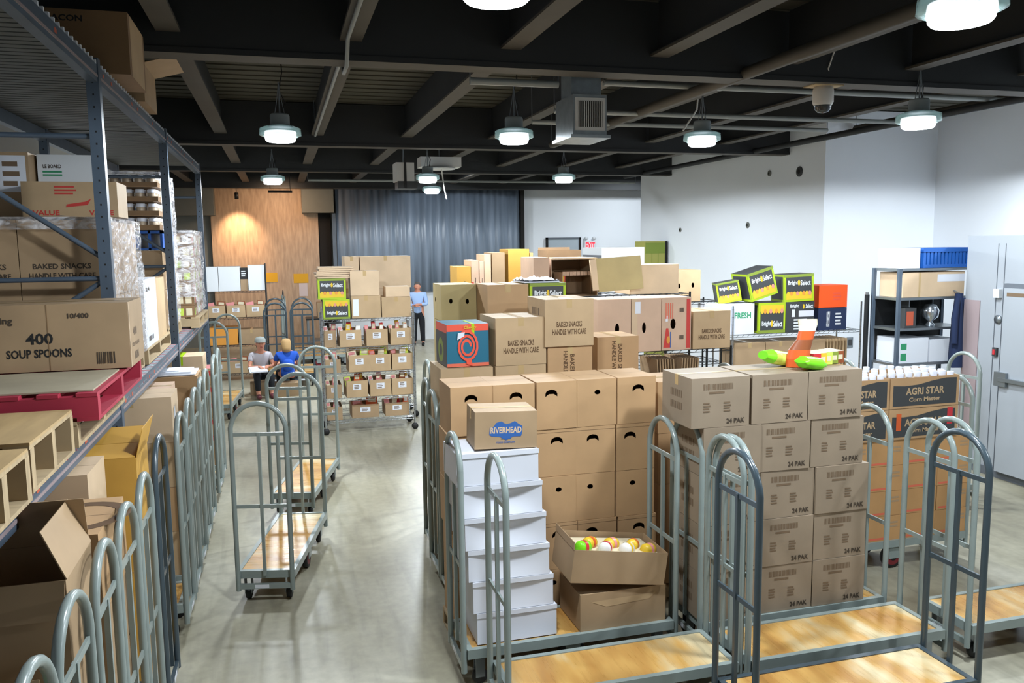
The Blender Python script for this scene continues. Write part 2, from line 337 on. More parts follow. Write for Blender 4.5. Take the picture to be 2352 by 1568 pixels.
# bulkhead panels of the back wall
struct('trim_1', lambda b: b.box(-2.7, -1.62, 23.6, 24.15, 3.62, 4.6, 'panel_grey'))
struct('trim_2', lambda b: b.box(.66, 1.52, 23.7, 24.1, 3.68, 4.6, 'panel_grey'))
struct('trim_3', lambda b: b.box(1.46, 1.56, 23.75, 23.85, 0, 3.66, 'rack_blue'))
struct('trim_4', lambda b: b.box(1.58, 7.0, 23.95, 24.1, 0, 1.45, 'white_matte'))
struct('trim_5', lambda b: b.box(6.93, 7.03, 23.7, 24.0, 1.45, 4.4, 'dark_gap'))
# great curtain
b = MB(); n = 90; vs = []
for i in range(n+1):
    x = 1.58+5.35*i/n; y = 23.8+.02*math.sin(i*1.9)+.015*math.sin(i*.7); vs += [(x, y, 1.42), (x, y, 4.45)]
b.add(vs, [(2*i, 2*i+2, 2*i+3, 2*i+1) for i in range(n)], 'curtain', smooth=True)
o = b.build('curtain'); so = o.modifiers.new('solid', 'SOLIDIFY'); so.thickness = .02
tag(o, 'tall dark blue-grey pleated curtain hanging across the back wall', 'curtain')
# door with EXIT sign in back wall
d = MB(); x0, _ = at(1260, 600, 24); x1, _ = at(1331, 600, 24); zt = 2.93
d.box(x0-.06, x0, 24.02, 24.1, 0, zt, 'dark_gap'); d.box(x1, x1+.06, 24.02, 24.1, 0, zt, 'dark_gap'); d.box(x0-.06, x1+.06, 24.02, 24.1, zt-.05, zt, 'cooler_line'); d.box(x0, x1, 24.05, 24.1, 0, zt-.05, 'door_paint')
o = d.build('door_1'); o['kind'] = 'structure'
e = empty('exit_sign', (at(1356, 565, 24.03)[0], 24.03, at(1356, 577, 23.95)[1])); tag(e, 'small red lettered EXIT sign on the far white wall', 'sign')
b = MB(); b.box(-.19, .19, 0, .07, 0, .32, 'white_matte'); b.build('sign_box', e)
b = MB(); vs, fs = text_mesh('EXIT'); b.add([(u*.3, -.004, .16+v*.24) for u, v in vs], fs, 'exit_red'); tag(b.build('lettering', e), 'red letters')
for sx in (-.13, .13):
    b = MB(); b.lathe([(.0, -.05), (.05, -.04), (.055, .02), (0, .03)], 'white_matte', T=Matrix.Translation((sx, .02, .40)), ax='y'); b.build('emergency_light', e)
# roof steel
def ibeam_x(b, y, zb, x0, x1, fl=.26, h=.6, t='ceil_steel'):
    b.box(x0, x1, y-fl/2, y+fl/2, zb, zb+.03, 'ceil_flange'); b.box(x0, x1, y-.02, y+.02, zb+.03, 4.935, t); b.box(x0, x1, y-fl/2, y+fl/2, zb+.03, zb+.04, t)
    b.box(x0, x1, y-fl/2-.002, y-fl/2+.004, zb+.0, zb+.045, t)
for i, (y, zb) in enumerate([(1.2, 4.3), (7.25, 4.3), (13.35, 4.3), (18.0, 4.3), (23.2, 4.3)]):
    b = MB(); ibeam_x(b, y, zb, -3.0, 11.3 if y < 12 else 8.9 if y < 19 else 11.1)
    # boxed fire casing on the near face
    b.box(-3.0, 11.3 if y < 12 else 8.9 if y < 19 else 11.1, y-.12, y+.0, zb+.045, 4.935, 'ceil_steel')
    tag(b.build('roof_girder'), 'dark steel girder spanning the ceiling across the room, %s from the camera' % ORD[i], 'beam', 'main girders across the ceiling')
for i, x in enumerate([-2.15, -.75, .64, 2.0, 3.4, 4.75, 6.15, 7.55]):
    b = MB(); sg = [(1.35, 7.1), (7.4, 13.2), (13.5, 17.85), (18.15, 23.05)]
    for a, c in sg:
        b.box(x-.09, x+.09, a, c, 4.45, 4.47, 'ceil_flange'); b.box(x-.015, x+.015, a, c, 4.47, 4.935, 'ceil_steel'); b.box(x-.09, x+.09, a, c, 4.471, 4.48, 'ceil_steel')
    tag(b.build('roof_joist'), 'dark steel joist running away from the camera under the ceiling, %s from the left' % ORD[i], 'beam', 'joists between the girders')
def pipe(label, pts, r=.02, m='conduit', name='conduit', cat='pipe', group=None):
    b = MB(); b.tube(pts, r, m, 6)
    if name == 'conduit':
        for p in (pts[0], pts[-1]): b.tube([(p[0], p[1]+.02*(p[1] < 5), p[2]), (p[0], p[1]+.02*(p[1] < 5), 4.94)], .006, 'zinc', 5)
    return tag(b.build(name), label, cat, group)
pipe('pale conduit running under the joist left of the middle lamps', [(.6, 2, 4.42), (.6, 6.9, 4.42), (.6, 7.1, 4.25), (.6, 7.4, 4.25), (.6, 7.6, 4.42), (.6, 13, 4.42)], .018)
pipe('short fluorescent-like pale conduit left of the hanging air unit', [(1.75, 7.6, 4.27), (2.6, 7.6, 4.27)], .035)
pipe('pale conduit crossing above the ceiling camera, nearest of three', [(3.3, 8.2, 4.42), (8.6, 8.2, 4.42)], .03)
pipe('pale conduit crossing behind the ceiling camera, middle of three', [(3.2, 9.5, 4.33), (8.4, 9.5, 4.33)], .03)
pipe('pale conduit crossing above the right lamps, farthest of three', [(3.2, 10.4, 4.33), (7.6, 10.4, 4.33)], .03)
pipe('long pale conduit crossing the ceiling at the far end', [(.7, 19.5, 4.25), (8.7, 19.5, 4.25)], .03)
pipe('grey pipe along the ceiling beside the right wall', [(9.4, 3, 4.6), (9.4, 12.1, 4.6)], .08, 'ceil_flange')
pipe('black pipe along the ceiling towards the white wall', [(8.2, 7.5, 4.35), (8.2, 19, 4.35)], .05, 'ceil_steel')
pipe('large grey pipe running away under the ceiling right of the air unit', [(4.3, 1.4, 4.35), (4.3, 12.9, 4.35)], .06, 'ceil_flange')
# lamps
def make_lamp():
    r = empty('high_bay_lamp', (0, 0, 4.0))
    b = MB(); b.lathe([(0, .17), (.09, .17), (.1, .15), (.1, .06), (.12, .05), (.12, .03), (0, .03)], 'lamp_body'); b.build('driver_housing', r)
    b = MB(); b.lathe([(.13, .05), (.21, .02), (.215, -.05), (.17, -.07), (.165, -.065), (.205, -.045), (.2, .012), (.13, .04)], 'lamp_skirt', 24); b.build('reflector', r)
    b = MB(); b.lathe([(0, -.115), (.14, -.115), (.155, -.10), (.165, -.045), (.16, -.01), (0, -.005)], 'lamp_lens', 24); b.build('lens', r)
    b = MB(); b.tube([(0, 0, .17), (0, 0, .5)], .008, 'zinc'); b.tube([(-.05, 0, .17), (-.02, 0, .34), (0, 0, .5)], .004, 'zinc'); b.tube([(.05, 0, .17), (.02, 0, .34), (0, 0, .5)], .004, 'zinc'); b.build('hanger_chain', r)
    b = MB(); b.tube([(.03, 0, .17), (.06, .02, .3), (.0, .01, .42), (.04, 0, .6), (.02, 0, .93)], .006, 'black'); b.build('power_cord', r)
    l = bpy.data.lights.new('lamp_light', 'AREA'); l.shape = 'DISK'; l.size = .3; l.energy = LAMP_W; l.color = LAMP_C; l.spread = D(178)
    lo = bpy.data.objects.new('lamp_light', l); COL.objects.link(lo); lo.parent = r; lo.location = (0, 0, -.12)
    l = bpy.data.lights.new('lens_light', 'SPOT'); l.energy = LAMP_SIDE; l.color = LAMP_C; l.spot_size = pi; l.spot_blend = .12; l.shadow_soft_size = .14
    lo = bpy.data.objects.new('lens_light', l); COL.objects.link(lo); lo.parent = r; lo.location = (0, 0, -.13)
    return r
lamp0 = make_lamp()
LP = [(.07, 9.26, 4.0, 'high-bay lamp hanging on the left, nearer of the two above the far aisle'), (2.56, 9.0, 4.0, 'bright high-bay lamp hanging just left of the air unit'), (4.79, 8.86, 4.0, 'high-bay lamp hanging right of the air unit in front of the white wall'),
      (6.23, 7.08, 4.0, 'high-bay lamp hanging near the right end below the grey pipe'), (-.05, 15.64, 4.0, 'high-bay lamp on the left in front of the wooden wall, farther of two'), (2.64, 15.0, 4.0, 'small far high-bay lamp above another still farther one'),
      (3.29, 18.2, 4.0, 'farthest and lowest looking high-bay lamp by the dark curtain'), (5.13, 14.7, 4.0, 'small far high-bay lamp in front of the white back wall'), (3.42, 3.62, 4.0, 'nearest high-bay lamp, glaring and cut by the top right edge'),
      (1.0, 3.78, 4.0, None), (6.4, 1.6, 4.0, None), (9.3, 6.3, 4.0, None), (10.0, 8.7, 4.0, None), (3.6, 20.2, 4.765, None), (10.2, 21.6, 4.765, None)]  # the right wall pair and the raised far pair are added for light
for i, (x, y, z, lb) in enumerate(LP):
    o = lamp0 if i == 0 else copy_tree(lamp0); o.location = (x, y, z); tag(o, lb or ('added lamp, unseen close under the far roof, brightening curtain and back wall' if z > 4.1 else 'high-bay lamp out of view, of the grid or added to brighten the right wall'), 'lamp', 'high-bay lamps')
    if z > 4.1:
        for ch in list(o.children):
            if ch.name.startswith(('hanger', 'power')): bpy.data.objects.remove(ch)
# warm wall washer
e = empty('wall_washer', (-1.02, 23.4, 4.1)); tag(e, 'small warm spotlight washing the wooden back wall', 'lamp')
b = MB(); b.lathe([(0, .1), (.05, .1), (.055, -.06), (.045, -.06)], 'black', T=Matrix.Rotation(D(20), 4, 'X')); b.tube([(0, 0, .1), (0, 0, .35)], .01, 'black'); b.build('can', e)
l = bpy.data.lights.new('washer', 'SPOT'); l.energy = 260; l.color = (1, .66, .4); l.spot_size = D(75); l.spot_blend = .9; l.shadow_soft_size = .05
lo = bpy.data.objects.new('washer_light', l); COL.objects.link(lo); lo.parent = e; lo.location = (0, -.02, -.1); lo.rotation_euler = (D(35), 0, 0)
l2 = bpy.data.lights.new('wash2', 'AREA'); l2.energy = 45; l2.color = (1, .66, .42); l2.size = .5
e = empty('strip_light', (.1, 22.5, 4.15)); tag(e, 'warm strip light above the wooden wall, hidden behind the girder', 'lamp')
b = MB(); b.box(-.3, .3, -.05, .05, 0, .05, 'black'); b.tube([(-.25, 0, .05), (-.25, 0, .78)], .006, 'black'); b.tube([(.25, 0, .05), (.25, 0, .78)], .006, 'black'); b.build('housing', e)
lo = bpy.data.objects.new('strip_glow', l2); COL.objects.link(lo); lo.parent = e; lo.location = (0, 0, -.01); lo.rotation_euler = (D(40), 0, 0)
# hanging air unit
e = empty('air_unit', (2.88, 7.75, 3.77)); tag(e, 'galvanised square air vent box hanging from the ceiling with slotted grille', 'vent')
b = MB(); b.box(-.17, .17, -.25, .25, .03, .4, 'galv'); b.box(-.2, .2, -.28, .28, 0, .03, 'galv'); b.build('housing', e)
b = MB(); b.box(-.15, .15, -.262, -.25, .07, .37, 'wall_warm'); b.build('grille_frame', e)
b = MB(); b.box(-.12, .12, -.264, -.2625, .1, .34, 'dark_gap')
for i in range(13): b.box(-.12+i*.0188, -.112+i*.0188, -.27, -.264, .1, .34, 'wall_warm')
b.build('grille', e)
b = MB(); b.box(-.13, .17, -.1, .2, .4, 1.18, 'galv'); b.build('duct', e)
e = empty('unit_heater', (2.05, 13.95, 3.7)); tag(e, 'far hanging grey fan heater with dark lower cowl', 'heater')
b = MB(); b.box(-.15, .15, -.2, .2, .12, .42, 'wall_warm'); b.build('case', e)
b = MB(); b.box(-.02, .02, -.21, -.2, .0, .5, 'black'); b.box(-.12, .2, -.2, .2, 0, .12, 'charcoal'); b.build('cowl', e)
b = MB(); b.tube([(0, 0, .42), (0, 0, 1.23)], .015, 'zinc'); b.build('hanger', e)
e = empty('ceiling_projector', (2.95, 15.5, 4.2)); tag(e, 'wide flat pale unit hung under the ceiling above the far lamps', 'unit')
b = MB(); b.box(-.38, .38, -.2, .2, 0, .18, 'wall_warm'); b.lathe([(.0, -.01), (.3, -.01), (.3, -.03), (0, -.03)], 'wall_warm', T=Matrix.Translation((0, 0, 0))); b.build('case', e)
b = MB(); b.tube([(0, 0, .18), (0, 0, .73)], .012, 'zinc'); b.build('hanger', e)
e = empty('ceiling_camera', (5.26, 7.28, 4.08)); tag(e, 'white dome security camera hanging from the girder on the right', 'camera')
b = MB(); b.lathe([(0, .21), (.09, .21), (.1, .17), (.1, .06), (.085, .03)], 'dome_white'); b.build('housing', e)
b = MB(); b.lathe([(.085, .03), (.075, -.01), (.05, -.035), (0, -.045)], 'dome_glass'); b.build('dome', e)
b = MB(); b.box(-.16, .16, -.1, .1, .21, .222, 'pallet_wood'); b.build('mounting_board', e)
b = MB(); b.tube([(.02, -.1, .22), (-.06, -.15, .35), (-.02, -.2, .55), (.05, -.2, .8)], .008, 'dome_white'); b.build('cable', e)
pipe('thin white cable dangling from the far ceiling unit', [(2.98, 15.45, 4.2), (3.0, 15.4, 3.95), (2.96, 15.1, 3.8), (3.0, 15.1, 3.6)], .012, 'dome_white', 'hanging_cable', 'cable')
pipe('pale cable looping down from the ceiling above the right lamp', [(4.95, 9.2, 4.94), (4.9, 9.2, 4.35), (4.72, 9.2, 4.1)], .01, 'dome_white', 'hanging_cable', 'cable')
pipe('thin pale cable hanging at the top left beside the first joist', [(-.42, 4.9, 4.94), (-.38, 4.9, 4.35), (-.36, 4.9, 4.2)], .006, 'dome_white', 'hanging_cable', 'cable')
# holes and fittings on the white right wall
for i, (px, py, r, lb) in enumerate([(1768, 398, .055, 'small round fitting high on the white wall, left of the dark hole'), (1837, 394, .09, 'largest dark hole high on the white wall near its corner'), (1718, 517, .06, 'small dark round fitting in the middle of the white wall'), (1563, 528, .05, 'small grey fitting low on the far part of the white wall')]):
    dd = f_+R_*((px-1176)/1900)+U_*((784-py)/1900); t = 8.9/dd.x; y, z = dd.y*t, CAM_H+dd.z*t
    b = MB(); b.lathe([(r, 0), (r, -.015), (r*.8, -.02), (0, -.02)], 'charcoal' if i == 1 else 'panel_grey', T=Matrix.Translation((8.9, y, z)), ax='x'); b.lathe([(r*.45, -.022), (0, -.023)], 'dark_gap', T=Matrix.Translation((8.9, y, z)), ax='x')
    tag(b.build('wall_fitting'), lb, 'wall fitting')
b = MB(); b.box(0, .5, 0, .6, 0, 2.79, 'locker_olive')
for k in (1, 2): b.box(k*.166-.004, k*.166+.004, -.004, 0, .1, 2.5, 'lime_dark')
b.box(0, .5, -.003, 0, 2.5, 2.75, 'lime_dark'); b.box(.5, .56, 0, .6, 0, 2.79, 'dark_gap')
tag(b.build('locker', loc=(8.3, 18, 0)), 'tall olive green locker standing against the far end of the white wall', 'locker')

# ================================================================== walk-in cooler
e = empty('walk_in_cooler', (7.97, 6.5, 0)); tag(e, 'large pale grey walk-in cooler with a lever-handled door at the right edge', 'cooler')
b = MB(); b.box(0, 3.0, -3.4, 1.65, 0, 2.81, 'cooler_grey'); b.box(-.006, 0, 1.1, 1.106, .1, 2.72, 'cooler_line'); b.box(-.01, 0, -3.4, 1.65, 0, .1, 'cooler_line')
b.box(-.006, 0, 1.2, 1.206, 0.1, 2.72, 'cooler_line'); b.build('insulated_walls', e)
b = MB(); b.box(-.05, 0, -.9, 1.05, .08, 2.27, 'cooler_line'); b.box(-.08, -.05, -.87, 1.02, .1, 2.22, 'cooler_grey'); b.box(-.084, -.08, .72, .98, 2.13, 2.17, 'ink_soft'); b.build('door', e)
dr = [c for c in e.children if c.name.startswith('door')][0]
b = MB(); b.box(-.13, -.08, -.7, 1.0, 1.16, 1.2, 'zinc'); b.box(-.12, -.08, .9, 1.06, 1.1, 1.26, 'zinc'); b.build('handle', dr)
b = MB(); b.box(-.03, 0, 1.13, 1.19, 1.42, 1.52, 'charcoal'); b.box(-.04, -.03, 1.145, 1.175, 1.44, 1.5, 'pack_red'); b.build('switch', e)
b = MB(); b.box(-.05, 0, 1.12, 1.2, 2.1, 2.2, 'white_matte'); b.build('pilot_light', e)
b = MB(); b.lathe([(.05, 0), (.05, -.02), (0, -.022)], 'zinc', T=Matrix.Translation((0, 1.15, 1.85)), ax='x'); b.build('thermometer', e)
b = MB(); b.box(-.012, 0, 1.42, 1.65, 0, 2.05, 'steel_pink'); b.build('steel_kick_strip', e)
e = empty('roof_unit', (9.2, 5.6, 2.81)); tag(e, 'grey metal housing standing on top of the walk-in cooler at the right edge', 'unit')
b = MB(); b.box(0, 1.2, 0, 1.4, 0, .78, 'panel_grey'); b.box(-.003, 0, .1, 1.3, .1, .68, 'cooler_line'); b.build('case', e)

# ================================================================== u-boat carts
def make_cart(st, H=1.62, L=1.42, W=.46):
    r = empty('platform_cart', (0, 0, 0)); b = MB(); x, y = L/2, W/2
    b.box(-x, x, -y, -y+.035, .2, .262, st); b.box(-x, x, y-.035, y, .2, .262, st); b.box(-x, -x+.035, -y+.035, y-.035, .2, .262, st); b.box(x-.035, x, -y+.035, y-.035, .2, .262, st)
    for k in (-.3, .3): b.box(k-.02, k+.02, -y+.035, y-.035, .2, .232, st)
    b.build('deck_frame', r)
    b = MB(); b.box(-x+.035, x-.035, -y+.035, y-.035, .234, .256, 'deck_wood'); b.build('deck_board', r)
    for s in (-1, 1):
        b = MB(); hx = s*(x+.02); ry = y-.02; pts = [(hx, -ry, .11), (hx, -ry, H-ry)]
        pts += [(hx, -ry*math.cos(pi*k/12), H-.02-ry+ry*math.sin(pi*k/12)+.0) for k in range(0, 13)][1:-1]+[(hx, ry, H-ry), (hx, ry, .11)]
        b.tube(pts, .0195, st, 10)
        b.build('handle', r)
        for zz in (H-.26, H-.83):
            b = MB(); b.box(hx-.006, hx+.006, -ry, ry, zz-.014, zz+.014, st); b.build('cross_rung', r)
        b = MB(); b.box(hx-.011, hx+.011, -.012, .012, .23, H-.25, st); b.build('upright_bar', r)
        b = MB(); b.box(hx-.012, hx+.012, -ry, ry, .125, .165, st); b.box(hx+s*.012-.001, hx+s*.012+.001, -.03, .08, .13, .16, 'sticker'); b.build('bumper_bar', r)
    for sx in (-1, 1):
        for sy in (-1, 1):
            b = MB(); cx, cy = sx*(x-.09), sy*(y-.07)
            b.box(cx-.035, cx+.035, cy-.035, cy+.035, .195, .2, 'zinc'); b.box(cx-.03, cx+.03, cy-.028, cy-.023, .05, .195, 'zinc'); b.box(cx-.03, cx+.03, cy+.023, cy+.028, .05, .195, 'zinc')
            c = b.build('caster', r); b = MB(); b.lathe([(0, -.018), (.048, -.018), (.052, 0), (.048, .018), (0, .018)], 'rubber', 16, T=Matrix.Translation((cx, cy, .052)), ax='y'); b.build('wheel', c)
    for sy in (-1, 1):
        b = MB(); cy = sy*(y-.06)
        b.box(-.05, .05, cy-.035, cy-.028, .09, .2, st); b.box(-.05, .05, cy+.028, cy+.035, .09, .2, st); b.box(-.05, .05, cy-.03, cy+.03, .2-.003, .2, st)
        c = b.build('center_wheel_bracket', r); b = MB(); b.lathe([(0, -.025), (.03, -.026), (.075, -.022), (.1, -.02), (.102, 0), (.1, .02), (.075, .022), (.03, .026), (0, .025)], 'rubber', 20, T=Matrix.Translation((0, cy, .102)), ax='y')
        b.lathe([(.035, -.029), (.074, -.0225)], 'rubber_red', 20, T=Matrix.Translation((0, cy, .102)), ax='y'); b.lathe([(.035, .029), (.074, .0225)], 'rubber_red', 20, T=Matrix.Translation((0, cy, .102)), ax='y'); b.build('wheel', c)
    return r
cg = make_cart('cart_grey'); cd = make_cart('cart_dark', 1.69); used = {}
def cart(x, y, rz, label, dark=False, group=None):
    p = cd if dark else cg
    o = p if not used.get(dark) else copy_tree(p); used[dark] = 1
    o.location = (x, y, 0); o.rotation_euler = (0, 0, D(rz)); return tag(o, label, 'cart', group)
# the aisle
cart(-.05, 7.24, 77, 'empty grey platform cart in the aisle, nearer of the two standing in line')
cart(.20, 9.28, 76, 'empty grey platform cart in the aisle, farther of the two standing in line')
# left row
LR = [2.55, 3.05, 3.57, 4.10, 4.62, 5.24, 6.32, 6.86, 7.4, 7.95, 8.5, 9.6, 10.2]
for i, y in enumerate(LR):
    cart(-1.475, y, random.uniform(-1.5, 1.5), 'dark slate platform cart in the left row, beside the yellow box' if i == 5 else 'grey platform cart, %s from the camera in the row pushed under the left rack' % ORD[i], i == 5, 'carts in the row under the left rack')
# right foreground
cart(1.74, 5.05, 0, 'grey platform cart carrying the white boxes and the open box of jars')
cart(1.86, 4.43, 0, 'empty grey platform cart directly in front of the white boxes')
cart(3.06, 3.85, 0, 'dark slate platform cart at the bottom right edge, nearest of all', True)
cart(3.36, 4.41, 0, 'empty grey platform cart between the dark cart and the tower of 24-packs')
cart(3.33, 4.95, 0, 'grey platform cart carrying the tower of 24-pack boxes')
cart(4.99, 4.40, 0, 'empty grey platform cart cut by the right edge, left of the grey cooler')
cart(4.93, 5.86, 0, 'grey platform cart carrying the two layers of open cartons of bottles')
cart(6.1, 6.95, 0, 'grey platform cart beyond the bottle cartons, nearest to the cooler')
# middle row
for i, y in enumerate([6.10, 6.6, 7.2, 7.75, 8.35]):
    cart([1.885, 1.885, 1.94, 2.11, 2.15][i], y, 0, ['grey platform cart behind the hand-hole stack, first of the middle row', 'grey platform cart under the BAKED SNACKS boxes, second of the middle row', 'grey platform cart third in the middle row, its end by the aisle', 'grey platform cart fourth in the middle row', 'grey platform cart fifth in the middle row, farthest'][i], i == 4 and False, 'carts in the middle row')
cart(3.39, 7.08, 0, 'grey platform cart under the upright boxes beside the wire shelf')

# ================================================================== boxes: hand-hole stack
def pallet(label, x0, y0, z0, w, d, h=.13, m='pallet_wood', top=None, rz=0, pl=False):
    e = empty('wooden_pallet', (x0+w/2, y0+d/2, z0), rz); tag(e, label, 'pallet'); X, Y = w/2, d/2
    for k in (-1, 0, 1):
        b = MB(); yy = k*(Y-.03); b.box(-X, X, yy-.028, yy+.028, .018, h-.018, m); b.build('stringer', e)
    n = max(4, int(w/.15))
    b = MB()
    for i in range(n): c = -X+.05+(w-.1)*i/(n-1); b.box(c-.048, c+.048, -Y, Y, h-.018, h, m)
    b.build('top_boards', e)
    b = MB()
    for k in (-1, 0, 1): c = k*(X-.05); b.box(c-.05, c+.05, -Y, Y, 0, .018, m)
    b.build('bottom_boards', e)
    if top: b = MB(); b.box(-X, X, -Y, Y*.96, h, h+.012, top); b.build('plywood_sheet', e)
    return e
pallet('low wooden pallet under the stack of boxes with hand holes', 1.06, 5.40, 0, 1.56, .42, .12)
HX = [1.07, 1.375, 1.68, 1.985, 2.29]
RW = ['bottom', 'second lowest', 'middle', 'second highest', 'top']; CW = ['leftmost', 'second from left', 'middle', 'fourth from left', 'rightmost']
for c in range(5):
    for r in range(5):
        j = random.uniform(-.012, .012)
        big = (r in (3, 4, 1)) and not (r == 4 and c == 3)
        hh = arch(.45+random.uniform(-.1, .1), .76, .3, .15) if big else oval(.5+random.uniform(-.15, .15), .72, .15, .1)
        carton('hand-hole box, %s layer, %s column' % (RW[r], CW[c]), HX[c]+j, 5.42+random.uniform(-.012, .01), .123+r*.342, .297, .40, .339, 'kraft_warm', group='boxes with hand holes', name='hand_hole_box', holes=[hh], tape=None,
               front=[('rect', .0, 1, .93, .935, 'seam')] if r % 2 else ())
# white boxes on the front cart
for c in range(1):
    for r in range(6):
        lean = -.022*r
        b = MB(); w_, d_, h_ = .53, .4, .205
        # a lidded carton, its front sagging inwards a little
        X, Y = w_/2, d_/2; n = 12; vs = []; fs = []
        sag = [.004, .035, .03, .022, .014, .006][5-r]
        for i in range(n+1):
            for j in range(n+1):
                u, v = i/n, j/n; vs.append((-X+w_*u, -Y+sag*math.sin(pi*min(1, max(0, u)))*math.sin(pi*v*.95), v*h_))
        for i in range(n):
            for j in range(n): a = i*(n+1)+j; fs.append((a, a+n+1, a+n+2, a+1))
        b.add(vs, fs, 'white_card', smooth=True); b.box(-X, X, -Y+.035, Y, 0, h_-.002, 'white_card')
        b.quad((-X, -Y+.035, 0), (-X, -Y, 0), (-X, -Y, h_), (-X, -Y+.035, h_), 'white_card'); b.quad((X, -Y, 0), (X, -Y+.035, 0), (X, -Y+.035, h_), (X, -Y, h_), 'white_card'); b.quad((-X, -Y, h_-.001), (X, -Y, h_-.001), (X, -Y+.04, h_-.001), (-X, -Y+.04, h_-.001), 'white_card')
        o = b.build('white_carton', loc=(1.105+.265+lean, 5.07+r*.004, .264+r*.207), rot=(0, 0, D(random.uniform(-.8, .8))))
        tag(o, 'plain wide white box, %s layer of the white stack' % (['lowest', 'second', 'third', 'fourth', 'fifth', 'topmost'][r]), 'box', 'plain white boxes')
        b = MB(); b.box(-X-.003, X+.003, -Y-.004, -Y-.001, h_-.03, h_, 'white_card'); b.build('lid_edge', o)
# riverhead box
cloud = [(.23, .38), (.27, .34), (.4, .32), (.45, .27), (.5, .22), (.56, .27), (.62, .32), (.74, .32), (.76, .4), (.765, .6), (.7, .66), (.64, .74), (.56, .68), (.5, .66), (.42, .74), (.34, .7), (.3, .6), (.24, .58)]
carton('small tan box with a blue emblem lying on top of the white boxes', 1.13, 4.92, 1.513, .40, .3, .235, 'kraft_dull', rot=(0, D(1.5), D(-3)), name='emblem_box', tape='left',
       front=[('poly', cloud, 'ink_blue'), ('text', 'RIVERHEAD', .5, .5, .5, .17, 'kraft_pale'), ('text', 'FOOD COMPANY', .5, .17, .3, .05, 'ink_blue'), ('rect', .42, .58, .26, .275, 'ink_blue')])
# open boxes of jars
carton('crumpled brown box under the open box of jars', 1.79, 4.85, .262, .61, .4, .25, 'kraft_dull', name='cardboard_box', tape=None, front=[('poly', [(.12, .78), (.88, .82), (.8, .66), (.3, .6)], 'kraft')])
ob = carton('open brown box full of bagged jars on the white-box cart', 1.72, 4.83, .565, .66, .40, .22, 'kraft_dull', rot=(0, D(8), D(-1)), name='open_box', flaps=[('l', 4, .05)], front=[('rect', .0, 1, .0, .005, 'seam')])
for i in range(7):
    m1 = ['pack_green', 'pack_yellow', 'pack_white', 'pack_yellow', 'pack_white', 'pack_yellow', 'pack_yellow'][i]
    b = MB(); b.lathe([(0, -.05), (.034, -.05), (.042, -.035), (.043, .02), (.038, .04), (.028, .05), (0, .05)], m1, 14, ax='x'); b.lathe([(.044, -.015), (.044, .012)], ['pack_red', 'pack_orange', 'pack_red', 'pack_pink', 'pack_yellow', 'pack_orange', 'pack_pink'][i], 14, ax='x')
    tag(b.build('food_jar', loc=(1.85+i*.078, 4.945+.085*(i % 2), .80-.0120*i), rot=(0, D(9), D(25+14*(i % 3)))), 'small clear jar with a coloured label lying in the open box', 'jar', 'jars in the open box')
b = MB(); b.box(-.3, .3, -.17, .17, 0, .17, 'pack_cream'); tag(b.build('jar_tray', loc=(2.05, 5.03, .58), rot=(0, D(7), 0)), 'pale layer of packed jars filling the open box', 'tray')

# ================================================================== tower of 24-packs
TF = [('bars', .2, .72, .76, .88, 22, 'ink_soft'), ('lines', .3, .7, .66, .74, 1, 'ink_soft'), ('lines', .2, .36, .3, .52, 4, 'ink_soft'), ('lines', .55, .72, .3, .52, 4, 'ink_soft'), ('text', '24 PAK', .76, .12, .32, .1, 'ink')]
for c, x in enumerate((2.605, 3.03, 3.455)):
    for r in range(5):
        sh = [0, .012, .03, -.008, -.03][r] if c else [.03, .05, .05, .0, -.09][r]*.6
        sx = [0, 0, 0, -.045 if c else -.0, -.075 if c else -.09][r]
        carton('24 PAK box, %s in the %s tower column' % (['bottom', 'second from bottom', 'middle', 'second from top', 'top'][r], ['left', 'centre', 'right'][c]), x+sx+random.uniform(0, .004), 4.735+random.uniform(-.008, .008), .264+r*.331, .418, .43, .328, 'kraft_tower', group='boxes of the 24-pack tower', front=TF,
               left=[('bars', .3, .7, .55, .7, 9, 'ink_soft'), ('bars', .3, .7, .3, .45, 9, 'ink_soft')], tape='left' if r == 4 else None, jit=.6)
# goods on top of the tower
pallet('low wooden pallet behind the tower of 24-packs', 2.72, 5.66, 0, 1.0, .5, .12)
for c in range(2):
    for r in range(4): carton('warm tan box behind the 24-pack tower, %s layer, %s' % (['bottom', 'second', 'third', 'top'][r], ['left', 'right'][c]), 2.74+c*.49, 5.69, .123+r*.402, .48, .44, .399, 'kraft_warm', tape='left', group='boxes behind the tower')
def bag(name, label, cat, loc, rz, prof, mats, lean=0):
    """stand-up pouch: prof = [(z, half width, half thickness, shift)], a lens-shaped section"""
    b = MB(); n = 12; rings = []
    for z, hw, ht, sx in prof:
        rings.append([(sx+hw*math.cos(2*pi*k/n), ht*math.sin(2*pi*k/n), z) for k in range(n)])
    for i in range(len(rings)-1):
        b.add(rings[i]+rings[i+1], [(k, (k+1) % n, n+(k+1) % n, n+k) for k in range(n)], mats[i % len(mats)], smooth=True)
    b.add(rings[-1], [tuple(range(n))], mats[-1]); b.add(rings[0], [tuple(range(n))[::-1]], mats[0])
    return tag(b.build(name, loc=loc, rot=(D(lean), 0, rz)), label, cat)
bag('snack_pouch', 'upright white and orange food pouch standing on the tower of 24-packs', 'pouch', (3.46, 4.93, 1.92), D(-12), [(0, .085, .04, -.03), (.06, .085, .045, -.03), (.12, .08, .04, -.02), (.19, .06, .03, .015), (.25, .06, .025, .03), (.29, .068, .012, .035), (.33, .07, .004, .03)],
    ['pack_orange', 'pack_orange', 'pack_brown', 'pack_orange', 'pack_white', 'pack_cream'])
